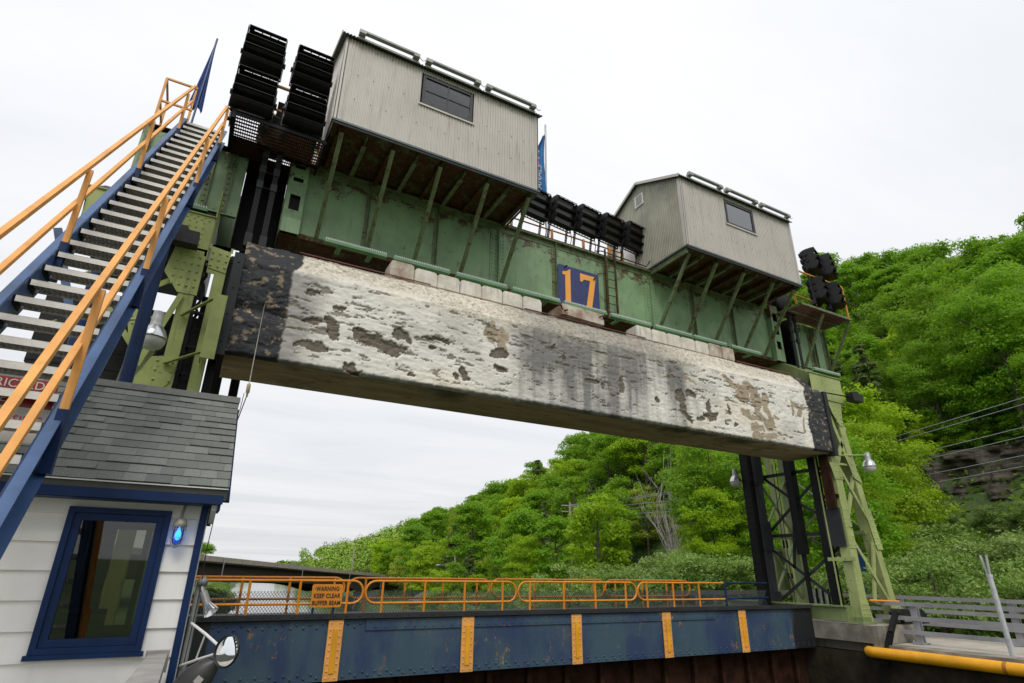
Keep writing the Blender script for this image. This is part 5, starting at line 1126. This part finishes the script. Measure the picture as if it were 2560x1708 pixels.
f2 = thing('flag', 'hanging bright blue banner with yellow and pink marks between the sheds', 'flag', (9.2, 14.5, 10.6)); FB2 = plain('banner_blue', (.012,.13,.36), .8, 0, .2, 4)
xq, yq = 9.13, 14.5; m_ = MB(); m_.tube([(xq,yq,10.6),(xq,yq,17.5)], .035, 8); part('pole', m_, GREYS, f2)
m_ = MB(); rows = []
for j in range(24):
    tz = j/23; z = 17.0-2.95*tz; wL = .10+.62*min(1, tz*2.2)-.15*tz
    rows.append([(xq-.03-wL*k/8, yq+.07*math.sin(k*1.3+tz*5), z-.25*k/8*(.3+tz)) for k in range(9)])
m_.add([p for r_ in rows for p in r_], [(j*9+k, j*9+k+1, (j+1)*9+k+1, (j+1)*9+k) for j in range(23) for k in range(8)], True); part('cloth', m_, FB2, f2)
part('yellow_mark', MB().box(xq-.50,xq-.36,yq-.13,yq-.12,15.95,16.03).box(xq-.50,xq-.36,yq-.13,yq-.12,15.65,15.73), YEL, f2)
m_ = MB(); m_.lathe([(.001,.0),(.14,.0)], (xq-.50,yq-.13,15.45), 20, 'y'); part('pink_disc', m_, plain('banner_pink', (.6,.08,.45), .7), f2)
text_mesh('CANALS', .34, SW, Matrix.Translation((xq-.38,yq-.14,14.75)) @ Matrix.Rotation(R(90), 4, 'X') @ Matrix.Rotation(R(90), 4, 'Z'), f2)

# ================================================================== RIGHT BANK FURNITURE
def grey_rail(x, y0, y1, posts, label, zt=1.05):
    o = thing('plank_railing', label, 'railing', (x, y0, 0), 'grey plank railings on the far lock wall')
    for z in (zt-.12, zt-.48, zt-.83): part('rail_board', MB().box(x-.035, x+.01, y0, y1, z, z+.105), GREYP, o)
    for y in posts:
        m_ = MB(); m_.box(x+.011, x+.05, y-.08, y+.08, .02, zt-.02); m_.box(x+.05, x+.14, y-.015, y+.015, .02, zt-.05); m_.box(x+.14, x+.17, y-.08, y+.08, .02, zt-.05); m_.box(x-.11, x+.25, y-.16, y+.16, .0, .03)
        for dy in (-.12, .12): m_.tube([(x-.06,y+dy,.03),(x-.06,y+dy,.08)], .02, 6)
        part('post', m_, GREYP, o)
grey_rail(18.1, -6, 11.05, (10.0, 7.0, 4.0, 1.0), 'near grey plank railing with flanged posts behind the yellow pipe', 1.05)
grey_rail(20.3, -6, 15.5, (11.6, 8.6, 5.6), 'rear grey plank railing in front of the bushes', 1.16)
tr = thing('timber_railing', 'weathered grey timber railing behind the black riveted column', 'railing', (18, 16, 0))
m_ = MB(); m_.box(14.9,22.5,16.0,16.05,1.02,1.16); part('rail_board', m_, plain('grey_timber', (.27,.25,.22), .85), tr); part('rail_board', MB().box(14.9,22.5,16.0,16.05,.6,.7), plain('grey_timber2', (.25,.23,.2), .85), tr)
for x in (15.0, 16.2, 17.1, 19.4): part('post', MB().box(x-.06,x+.06,16.06,16.16,-.3,1.05), plain('grey_timber3', (.22,.2,.17), .85), tr)
gp = thing('steel_post', 'leaning galvanised post with a split forked top beside the rails', 'post', (17.5, 7.6, 0))
m_ = MB(); m_.tube([(17.56,7.66,-.01),(17.50,7.65,.35)], .064, 14); m_.tube([(17.50,7.65,.35),(17.385,7.62,1.72)], .058, 14); m_.tube([(17.39,7.62,1.70),(17.386,7.62,1.76)], .068, 14); part('pipe', m_, plain('bright_galvanised', (.56,.58,.60), .45, .3), gp)
for s in (-1, 1): part('fork', MB().bar((17.384,7.62+.02*s,1.74),(17.345,7.62+.065*s,2.2),.018,.085,(1,0,0)), plain('fork_steel', (.5,.52,.54), .45, .3), gp)
m_ = MB(); m_.bar((16.94,10.9,.46),(16.94,14.0,.46),.08,.02); tag(part('loose_plank', m_, plain('plank_grey', (.3,.27,.24), .8)), 'loose grey plank lying on the plinth edge in front of the tower sill', 'plank')

# ================================================================== ROAD BRIDGE
rb = thing('road_bridge', 'long dark steel road bridge with a tan concrete parapet crossing the river', 'bridge', (28, 105, -5))
PA, PB = Vector((-22, 21.2+0, 3.95)), Vector((60, 158, -.15))
PA = Vector((1.25, 60, 2.80))+(Vector((1.25,60,2.80))-Vector((55,150,.05)))*.35; PB = Vector((55,150,.05))+(Vector((55,150,.05))-Vector((1.25,60,2.8)))*.12
dB = (PB-PA); dB2 = Vector((dB.x, dB.y, 0)).normalized(); side = Vector((-dB2.y, dB2.x, 0))
def bslab(name, z0, z1, o0, o1, m, n=40, arch=None):
    vs = []; 
    for i in range(n+1):
        t_ = i/n; c_ = PA+dB*t_; lo = z0 if arch is None else arch(t_)
        for off, zz in ((o0, lo), (o1, lo), (o1, z1), (o0, z1)): vs.append(c_+side*off+Vector((0,0,zz)))
    fs_ = [(i*4+k, i*4+(k+1) % 4, (i+1)*4+(k+1) % 4, (i+1)*4+k) for i in range(n) for k in range(4)]+[(0,3,2,1), (n*4, n*4+1, n*4+2, n*4+3)]
    m2 = MB(); m2.add(vs, fs_); return part(name, m2, m, rb)
def archf(t_): 
    s = min(abs(t_-.595), abs(t_-.755)); return -2.05-1.2*max(0, 1-s/.10)**1.6 if s < .10 else -2.05
bslab('parapet', -.46, 0, 0, .4, BRDC); bslab('deck', -.60, -.461, .02, 11, RUSTD); bslab('parapet', -.46, 0, 10.6, 11, BRDC)
for o_ in (.5, 3.5, 7.0, 10.0): bslab('girder', -2, -.601, o_, o_+.3, RUSTD, 90, archf)
m2 = MB(); a_ = PA+dB*.60+side*1.5; b_ = PA+dB*.75+side*1.5; m2.bar(Vector((a_.x,a_.y,-5.2)), Vector((b_.x,b_.y,-5.2)), 1.4, 7.0); part('pier', m2, concrete('pier_concrete', (.62,.58,.50), (.42,.39,.33)), rb)
for k in range(5):
    t_ = .27+.13*k; c_ = PA+dB*t_-side*.1; part('drain_pipe', MB().tube([c_+Vector((0,0,-.1)), c_+Vector((0,0,-2.6))], .05, 6), GREYS, rb)

# ================================================================== VEGETATION
def leafmat(name, col, col2, trans=.45):
    m, t, bs = new_mat(name); o = t.nodes['Material Output']; oi = t.nodes.new('ShaderNodeObjectInfo'); v = coords(t)
    a = mix(t, oi.outputs['Random'], tuple(c*1.12 for c in col), tuple(c*.72 for c in col2)); a = mix(t, M(t, 'MULTIPLY', ramp(t, M(t, 'FRACT', M(t, 'MULTIPLY', oi.outputs['Random'], 7.31)), .6, 1.0), .55), a, (col[0]*.55+.05, col[1]*.62, col[2]+.02)); a = mix(t, M(t, 'MULTIPLY', ramp(t, noise(t, v, 1.1, 3), .35, .65), .6), a, tuple(c*.72 for c in col2))
    a = mix(t, M(t, 'MULTIPLY', ramp(t, noise(t, v, 9, 2), .4, .7), .5), a, tuple(min(1, c*1.35) for c in col))
    t.links.new(a, bs.inputs['Base Color']); bs.inputs['Roughness'].default_value = .55; bs.inputs['Specular IOR Level'].default_value = .25
    tr_ = t.nodes.new('ShaderNodeBsdfTranslucent'); ml = mix(t, .35, a, (.38,.62,.02)); t.links.new(ml, tr_.inputs[0])
    ms = t.nodes.new('ShaderNodeMixShader'); ms.inputs[0].default_value = trans; t.links.new(bs.outputs[0], ms.inputs[1]); t.links.new(tr_.outputs[0], ms.inputs[2]); t.links.new(ms.outputs[0], o.inputs[0]); return m
LM = [leafmat('leaf_bright', (.38,.54,.016), (.26,.46,.016), .48), leafmat('leaf_mid', (.16,.34,.016), (.24,.43,.02), .48), leafmat('leaf_yellow', (.42,.47,.05), (.32,.40,.03)), leafmat('leaf_dark', (.085,.125,.035), (.11,.155,.04), .2), leafmat('leaf_bush', (.28,.38,.10), (.13,.27,.03), .3)]
BARK = plain('bark', (.10,.085,.065), .9, 0, .3, 8, .4); BARKG = plain('bark_grey', (.33,.30,.27), .9, 0, .25, 6)
def leaves(P, Nn, size, r, jit=.9):
    """one small pointed leaf-spray quad per point"""
    n = len(P); rv_ = r.normal(size=(n, 3)); Nn = Nn+jit*r.normal(size=(n, 3))*.6; Nn[:, 2] += .35; Nn /= np.linalg.norm(Nn, axis=1)[:, None]
    a = np.cross(Nn, rv_); a /= np.linalg.norm(a, axis=1)[:, None]; b = np.cross(Nn, a)
    s = size*(.55+.9*r.random(n))[:, None]; w_ = (.35+.35*r.random(n))[:, None]
    q0 = P-a*s; q1 = P+b*s*w_+a*s*.15*r.normal(size=(n,1)); q2 = P+a*s-Nn*s*.25; q3 = P-b*s*w_
    V = np.stack([q0, q1, q2, q3], 1).reshape(-1, 3); F = np.arange(4*n).reshape(-1, 4); return V, F
def quick_mesh(name, V, F, m, smooth=False):
    me = bpy.data.meshes.new(name); me.vertices.add(len(V)); me.vertices.foreach_set('co', V.astype(np.float32).ravel()); k = F.shape[1]
    me.loops.add(F.size); me.loops.foreach_set('vertex_index', F.astype(np.int32).ravel()); me.polygons.add(len(F))
    me.polygons.foreach_set('loop_start', np.arange(len(F), dtype=np.int32)*k); me.polygons.foreach_set('loop_total', np.full(len(F), k, dtype=np.int32)); me.update(); me.materials.append(m)
    me.validate(); return me
def crown_pts(n, r, rx, z0, z1, nl, conic=False, lobr=(.28,.5)):
    c = []; H = z1-z0
    for i in range(nl):
        u = r.random(); zz = z0+H*(.08+.86*u); tz = (zz-z0)/H
        rad = rx*((1-tz)*.95+.04 if conic else math.sqrt(max(.05, 1-(2*tz-.85)**2*.82)))
        ang = r.random()*6.283; d = rad*(.2+.72*math.sqrt(r.random()))*(1+.22*math.sin(3*ang+zz)+.15*math.sin(5*ang-2*zz)); c.append((d*math.cos(ang), d*math.sin(ang), zz, rx*r.uniform(*lobr)*(.5+.5*(1-tz) if conic else 1)))
    c = np.array(c); wgt = c[:, 3]**2; k = r.choice(nl, n, p=wgt/wgt.sum()); d = r.normal(size=(n, 3)); d /= np.linalg.norm(d, axis=1)[:, None]
    d[:, 2] = np.where(d[:, 2] < -.25, -d[:, 2]*.6, d[:, 2]); d /= np.linalg.norm(d, axis=1)[:, None]
    # broken shells: thin a lobe out where a low-frequency noise is low
    keep = fbm(d[:, 0]*2.2+k*3.1, d[:, 1]*2.2+d[:, 2]*2.7, 3, 5) > .36
    rr = c[k, 3]*(.55+.75*r.random(n)); P = c[k, :3]+d*rr[:, None]*np.array([1.1, 1.1, .82]); return P[keep], d[keep]
def make_tree(n, rx, h, z0f, nl, size, mat, seed, conic=False, lobr=(.28,.5)):
    r = np.random.default_rng(seed); P, d = crown_pts(n, r, rx, h*z0f, h, nl, conic, lobr); V, F = leaves(P, d, size, r)
    root = bpy.data.objects.new('tree', None); COL.objects.link(root)
    cr = bpy.data.objects.new('crown', quick_mesh('crown', V, F, mat)); COL.objects.link(cr); cr.parent = root
    m_ = MB(); m_.tube([(0,0,-1.2),(.08,.05,h*.3),(-.05,.1,h*.6),(0,0,h*.9)], [h*.022, h*.017, h*.011, h*.003], 8)
    for i in range(9 if not conic else 3):
        zz = h*(z0f+.05+.5*r.random()); a_ = r.random()*6.28; L = rx*r.uniform(.5,.85)
        m_.tube([(0,0,zz),(L*.5*math.cos(a_),L*.5*math.sin(a_),zz+L*.35),(L*math.cos(a_),L*math.sin(a_),zz+L*.6)], [h*.009,h*.006,h*.002], 5)
    tk = bpy.data.objects.new('trunk', m_.mesh('trunk', BARK)); COL.objects.link(tk); tk.parent = root
    return root
protos = {
 'bright': [make_tree(13000, rx_, h_, .14, nl_, .155, LM[0], s, False, lr_) for s, rx_, h_, nl_, lr_ in ((1, 3.1, 11, 60, (.16,.36)), (2, 3.7, 10, 75, (.14,.30)), (31, 2.6, 11.5, 50, (.18,.36)))],
 'mid': [make_tree(13000, rx_, h_, .14, nl_, .165, LM[1], s, False, lr_) for s, rx_, h_, nl_, lr_ in ((3, 3.7, 12, 70, (.15,.34)), (4, 3.2, 13, 60, (.16,.36)), (32, 4.1, 11, 85, (.13,.28)))],
 'yellow': [make_tree(7500, 3.1, 10.5, .2, 60, .14, LM[2], 5, False, (.16,.32))],
 'dark': [make_tree(12000, 2.7, 12, .06, 90, .13, LM[3], 6, True, (.12,.26))],
 'bush': [make_tree(9000, 1.5, 2.4, .0, 36, .055, LM[4], s, False, (.16,.36)) for s in (8, 9, 33)],
}
fine = {'bright': make_tree(36000, 3.3, 11, .10, 95, .085, LM[0], 21, False, (.14,.30)), 'mid': make_tree(32000, 3.5, 12, .12, 85, .10, LM[1], 22, False, (.15,.32))}
LAB = {'bright': ('bright spring green broadleaf tree on the wooded hillside', 'bright green trees on the hillside'), 'mid': ('deep green broadleaf tree with spreading crown on the wooded hillside', 'deep green trees on the hillside'),
       'yellow': ('yellow green tree with thin new foliage on the hillside', 'yellow green trees on the hillside'), 'dark': ('dark olive conifer standing among the broadleaf trees', 'dark conifers on the hillside'),
       'bush': ('pale leafed bush on the bank behind the grey railing', 'bushes behind the grey railing')}
used = set()
def plant(kind, x, y, s, z=None, k=0, label=None, pr=None):
    src = pr or protos[kind][k % len(protos[kind])]; z = float(terr(x, y)) if z is None else z
    o = src if src.name not in used else copy_tree(src, (x, y, z)); 
    if o is src: used.add(src.name)
    o.location = (x, y, z-.1); o.rotation_euler = (0, 0, random.random()*6.28); sx_ = s*random.uniform(.9, 1.12); o.scale = (sx_, s*random.uniform(.9, 1.12), s)
    lb, gp_ = LAB[kind]; tag(o, label or lb, 'bush' if kind == 'bush' else 'tree', None if label else gp_); o.name = 'bush' if kind == 'bush' else 'tree'; return o
# landmarks
plant('dark', 40, 94, 1.0, z=-2.2, label='tall dark spruce above the right end of the road bridge')
plant('dark', 62, 103, 1.15, label='dark conifer standing on the skyline below the concrete beam')
plant('dark', 52, 62, 1.0, label='broad olive cedar on the slope below the concrete beam')
plant('dark', 52, 31, 1.0, label='olive cedar on the slope right of the far tower')
plant('dark', 54, 20, .95, label='olive cedar above the cliff at the right edge')
plant('bright', 38, 21.5, .88, pr=fine['bright'], z=1.6, label='large lime green tree right of the far tower lamp')
plant('bright', 31, 18.3, .50, pr=fine['bright'], z=1.2, label='small lime green tree over the blue board')
plant('bright', 34, 31, .72, pr=fine['bright'], label='rounded lime tree left of the black riveted column')
plant('bright', 29, 50.5, .7, pr=fine['bright'], label='round light green tree left of the bare tree')
plant('bright', 30, 28, .62, pr=fine['bright'], label='leafy green tree seen through the far tower legs')
cnt = 0
y = 4.0
while y < 175:
    x0 = float(xbase(y))+3; x = x0+random.random()*3; stepy = 4.6+y*.016
    while x < 98:
        xx = x+random.uniform(-1.3, 1.3); yy = y+random.uniform(-1.6, 1.6); rat = yy/xx; x += 5.0+y*.012+ (x-30)*.012
        if xx/yy > 4.6 and xx < 80: continue
        if xx/yy > 5.6: continue
        if .24 < rat < .56 and xx < 47.5: continue           # open slope below the cliff
        if (abs(rat-1.05) < .12 or abs(rat-1.475) < .08) and xx < 42.5: continue
        if abs(rat-2.35) < .16 and xx < 42: continue
        if abs(xx-40) < 4.5 and abs(yy-42) < 4.5: continue
        if rat > .8 and xx < 34 and yy < 40 and random.random() < .5: continue
        if xx < 60 and yy > 95 and random.random() < .25: continue
        q_ = random.random(); kind = 'mid' if q_ < .42 else 'bright' if q_ < .84 else 'yellow' if q_ < .93 else 'dark'
        if xx/yy > 1.25 and xx > 50: kind = 'mid' if q_ < .85 else 'bright' if q_ < .93 else 'dark'
        s_ = random.uniform(.72, 1.12)*(.8 if xx < 34 else 1)
        if cnt >= 285: continue
        if kind in fine and xx < 58 and yy < 32: plant(kind, xx, yy, s_, pr=fine[kind])
        else: plant(kind, xx, yy, s_, k=cnt)
        cnt += 1
    y += stepy
# saplings at the cliff foot, on its ledges and along its lip
for i in range(34):
    u_ = random.random(); yy = random.uniform(13, 29)
    if i % 3 == 0: plant('bush', 43.2+random.random()*1.2, yy, random.uniform(.6, .9), z=float(random.uniform(3.4, 4.8)), k=i, label=None)
    elif i % 3 == 1: plant('bright' if i % 2 else 'mid', 49.0+random.random()*2, yy, random.uniform(.3, .5), z=8.6, k=i)
    else: plant('bush', 44.6+(3.0+4.6*u_)*.45, yy, random.uniform(.25, .5), z=5.0+4.4*u_, k=i, label=None)
for i, (x, y, s_) in enumerate(((41,25.5,.5),(43,27.5,.55),(44,12.6,.4))): plant('bright' if i % 2 == 0 else 'mid', x, y, s_, pr=fine['bright' if i % 2 == 0 else 'mid'])
# bushes behind the rail
bc = 0
for i in range(150):
    yy = random.uniform(2.5, 19); xx = random.uniform(22.0, 46); rat = yy/xx
    if rat > .75 or rat < .14: continue
    if bc > 95: break
    s_ = random.uniform(.7, 1.15)*(1 if xx < 28 else 1.2 if xx < 36 else .8); plant('bush', xx, yy, s_, k=i); bc += 1
for i in range(26):
    yy = random.uniform(18, 60); xx = float(xbase(yy))+random.uniform(-2.5, 1.5)+(2.2 if yy < 25 else 0); plant('bush', xx, yy, random.uniform(.9, 1.4), k=i, label=None)
for i, (x, y, s_) in enumerate(((3.2,118,.62), (.8,121,.66), (5.6,133,.42))):
    plant('mid' if i < 2 else 'bright', x, y, s_, z=-1.5, label=['rounder', 'taller', 'smaller'][i]+' tree on the near river bank beyond the road bridge')
for i in range(16):
    yy = 70+i*4.2; xx = -1.5+.095*yy-.02*yy+.2-random.random()*1.6; o = plant('bush', xx, yy, random.uniform(1.0, 1.5), z=-4.0, label='green bush overhanging the water on the near river bank'); o['group'] = 'bushes along the near river bank'
# small trees in front of bridge abutment and along the far road
for i in range(14):
    yy = random.uniform(66, 130); xx = .42*yy+random.uniform(-3, 6); plant('bright' if i % 2 else 'mid', xx, yy, random.uniform(.42, .62), z=-3.4, k=i)

# distant woods: one mass
r = np.random.default_rng(77); PP = []; NNn = []; SS = []
def far_tree(x, y, z, h, rx, n, sz):
    d = r.normal(size=(n, 3)); d /= np.linalg.norm(d, axis=1)[:, None]; d[:, 2] = np.abs(d[:, 2])*1.0-.15*r.random(n); q_ = (.82+.25*r.random(n))[:, None]
    lump = 1+.22*np.sin(d[:, 0]*5+x)*np.cos(d[:, 1]*5+y)
    P = np.array([x, y, z+h*.45])+d*np.array([rx, rx, h*.55])*q_*lump[:, None]; PP.append(P); NNn.append(d); SS.append(np.full(n, sz))
yy = 170.0
while yy < 900:
    st_ = 6.0+(yy-170)*.012; x = float(xbase(yy))+random.random()*4
    while x < 96+.0*yy:
        xx = x+random.uniform(-1.5, 1.5); y2 = yy+random.uniform(-2, 2); far_tree(xx, y2, float(terr(xx, y2)), random.uniform(8, 12.5), random.uniform(3, 4.4), 300 if yy < 300 else 130, .36+(yy-170)*.0009); x += st_
    yy += st_
for i in range(420):
    a_ = random.uniform(-.05, .30); d_ = random.uniform(700, 1500); far_tree(d_*math.sin(a_), d_*math.cos(a_), float(terr(d_*math.sin(a_), d_*math.cos(a_)))-2, 12, 9, 60, 2.2)
P = np.concatenate(PP); NN = np.concatenate(NNn); S = np.concatenate(SS); V, F = leaves(P, NN, 1.0, r)
cent = np.repeat(P, 4, axis=0); V = cent+(V-cent)*np.repeat(S, 4)[:, None]
fm_, t, bs = new_mat('far_woods'); v = coords(t)
a = mix(t, ramp(t, noise(t, v, .11, 4, .7), .35, .65), (.13,.25,.018), (.28,.42,.03)); a = mix(t, ramp(t, noise(t, v, .25, 3), .58, .68), a, (.24,.24,.07)); sx2 = t.nodes.new('ShaderNodeSeparateXYZ'); t.links.new(v, sx2.inputs[0])
t.links.new(a, bs.inputs['Base Color']); bs.inputs['Roughness'].default_value = .8
fw = link('distant_woods', quick_mesh('distant_woods', V, F, fm_)); tag(fw, 'far wooded ridge receding along the river to the horizon', 'woods', kind='stuff')
# undergrowth on the near slope: one mass
n = 90000; xx = 22+74*r.random(n)**1.2; yy = 2+172*r.random(n)**1.1; ok = (xx > xbase(yy)-1.5); xx = xx[ok]; yy = yy[ok]
zz = terr(xx, yy)+.9*r.random(len(xx))**2; V, F = leaves(np.stack([xx, yy, zz], 1), np.tile([0,0,1.0], (len(xx),1)), .2, r, 1.4)
ug = link('undergrowth', quick_mesh('undergrowth', V, F, leafmat('undergrowth_leaf', (.14,.24,.02), (.20,.31,.03), .25))); tag(ug, 'low green undergrowth covering the ground between the trees', 'undergrowth', kind='stuff')
# bare tree
bt = thing('bare_tree', 'pale leafless tree with many upright branches near the timber railing', 'tree', (39.5, 41.5, 1.2)); m_ = MB()
def branch(p, d, L, r0, lv):
    p = Vector(p); pts_ = [p]; dd = Vector(d).normalized()
    for i in range(4): dd = (dd+Vector((random.uniform(-.12,.12), random.uniform(-.12,.12), .06))).normalized(); pts_.append(pts_[-1]+dd*L/4)
    m_.tube(pts_, [r0*(1-.2*i) for i in range(5)], 6, False)
    if lv > 0:
        for i in range(4 if lv > 1 else 3):
            q_ = pts_[random.choice((1,2,3,4))]; branch(q_, dd+Vector((random.uniform(-.7,.7), random.uniform(-.7,.7), random.uniform(-.1,.4))), L*random.uniform(.45,.7), r0*.45, lv-1)
for k in range(9): branch((39.5,41.5,1.0), (random.uniform(-.38,.38), random.uniform(-.38,.38), 1), random.uniform(5.5,8.5), .10, 2)
part('branches', m_, BARKG, bt)
# cliff
cy = np.linspace(14, 27.5, 150); cz_ = np.linspace(2.0, 10.2, 100); CY, CZ = np.meshgrid(cy, cz_)
st = np.floor(CZ*1.9+fbm(CY*.25, CZ*.2, 3, 3)*2.5)/1.9; CX = 44.6+(CZ-4.2)*.45+(fbm(CY*.35, CZ*.35, 4, 41)-.5)*3.2+(fbm(CY*1.4, st*2.3, 3, 42)-.5)*1.1+(fbm(CY*4, CZ*7, 3, 43)-.5)*.25
V = np.stack([CX, CY, CZ], -1).reshape(-1, 3); idx = np.arange(V.shape[0]).reshape(CY.shape); F = np.stack([idx[:-1, :-1], idx[:-1, 1:], idx[1:, 1:], idx[1:, :-1]], -1).reshape(-1, 4)
top = V[idx[-1]]+np.array([5, 0, .4]); V2 = np.concatenate([V, top]); k0 = len(V); i_ = np.arange(len(cy)-1); F = np.concatenate([F, np.stack([idx[-1][:-1], idx[-1][1:], k0+i_+1, k0+i_], -1)])
rkm, t, bs = new_mat('shale_rock'); v = coords(t, (.6,.6,3.5)); a = mix(t, ramp(t, noise(t, v, 1.2, 8, .7), .35, .7), (.028,.023,.019), (.135,.11,.085)); a = mix(t, ramp(t, noise(t, coords(t), .6, 8, .7), .52, .60), a, (.05,.09,.02)); t.links.new(a, bs.inputs['Base Color']); bs.inputs['Roughness'].default_value = .95; bump(t, bs, noise(t, v, 4, 8, .7), .9, .08)
cf = link('rock_cliff', quick_mesh('rock_cliff', V2, F, rkm)); tag(cf, 'layered grey brown rock cliff showing among the trees at right', 'cliff')

# ================================================================== POLES AND WIRES
up = thing('utility_pole', 'tall pale utility pole with crossarms among the lime green trees', 'utility pole', (40, 59, 1))
part('pole', MB().tube([(40,59,0),(40,59,9.6)], [.16,.11], 8), BARKG, up)
for z in (9.2, 8.5): part('crossarm', MB().box(38.8,41.2,58.94,59.06,z-.06,z+.06), BARKG, up)
u2_ = thing('utility_pole', 'small distant utility pole on the wooded slope left of the spruce', 'utility pole', (39.5, 158, -1)); part('pole', MB().tube([(39.5,158,-2),(39.5,158,7.4)], .16, 6), BARKG, u2_)
u3 = thing('street_lamp', 'street lamp with curved arm behind the orange railing', 'street lamp', (37, 86, -4)); part('pole', MB().tube([(37,86,-4.5),(37,86,4.2)], .14, 6), BARKG, u3); part('arm', MB().tube([(37,86,1.9),(35.8,86,2.6),(34.6,86,2.6)], .06, 6), GREYS, u3); part('lamp_head', MB().sphere((34.3,86,2.55), .4, (1,.6,.35)), GREYS, u3)
for i, (za, zb2) in enumerate(((9.3,12.55),(9.3,12.15),(8.9,10.75),(8.6,10.2),(8.2,9.05),(7.9,8.4))):
    pts_ = [Vector((40+.3*(i % 2), 59, za)).lerp(Vector((45, 13.5, zb2)), t_/16)-Vector((0,0,2.2*math.sin(math.pi*t_/16)*(.55))) for t_ in range(17)]; pts_.append(Vector((46.5, -10, zb2+1.6)))
    tag(part('power_line', MB().tube(pts_, .026, 4), plain('wire_grey', (.25,.26,.27), .5)), ['topmost','second','third','fourth','fifth','lowest'][i]+' overhead wire crossing the wooded slope at right', 'wire', 'overhead wires at right')
rh = thing('red_hut', 'small dark red hut with grey roof behind the orange railing', 'hut', (33, 84, -4)); part('hut_wall', MB().box(31,36,84,88,-4.5,-2.3), paint('barn_red', (.10,.02,.018), rust=0), rh); part('roof', MB().prism([(30.7,-2.3),(36.3,-2.3),(33.5,-.9)], 'y', 83.6, 88.4), plain('hut_roof', (.12,.11,.12), .8), rh)
# prototypes that were never planted are removed
for o in [p_ for l in protos.values() for p_ in l]+list(fine.values()):
    if o.name not in used and 'label' not in o:
        for ch_ in list(o.children): bpy.data.objects.remove(ch_)
        bpy.data.objects.remove(o)
print('trees', cnt, 'bushes', bc, 'objects', len(scn.objects))
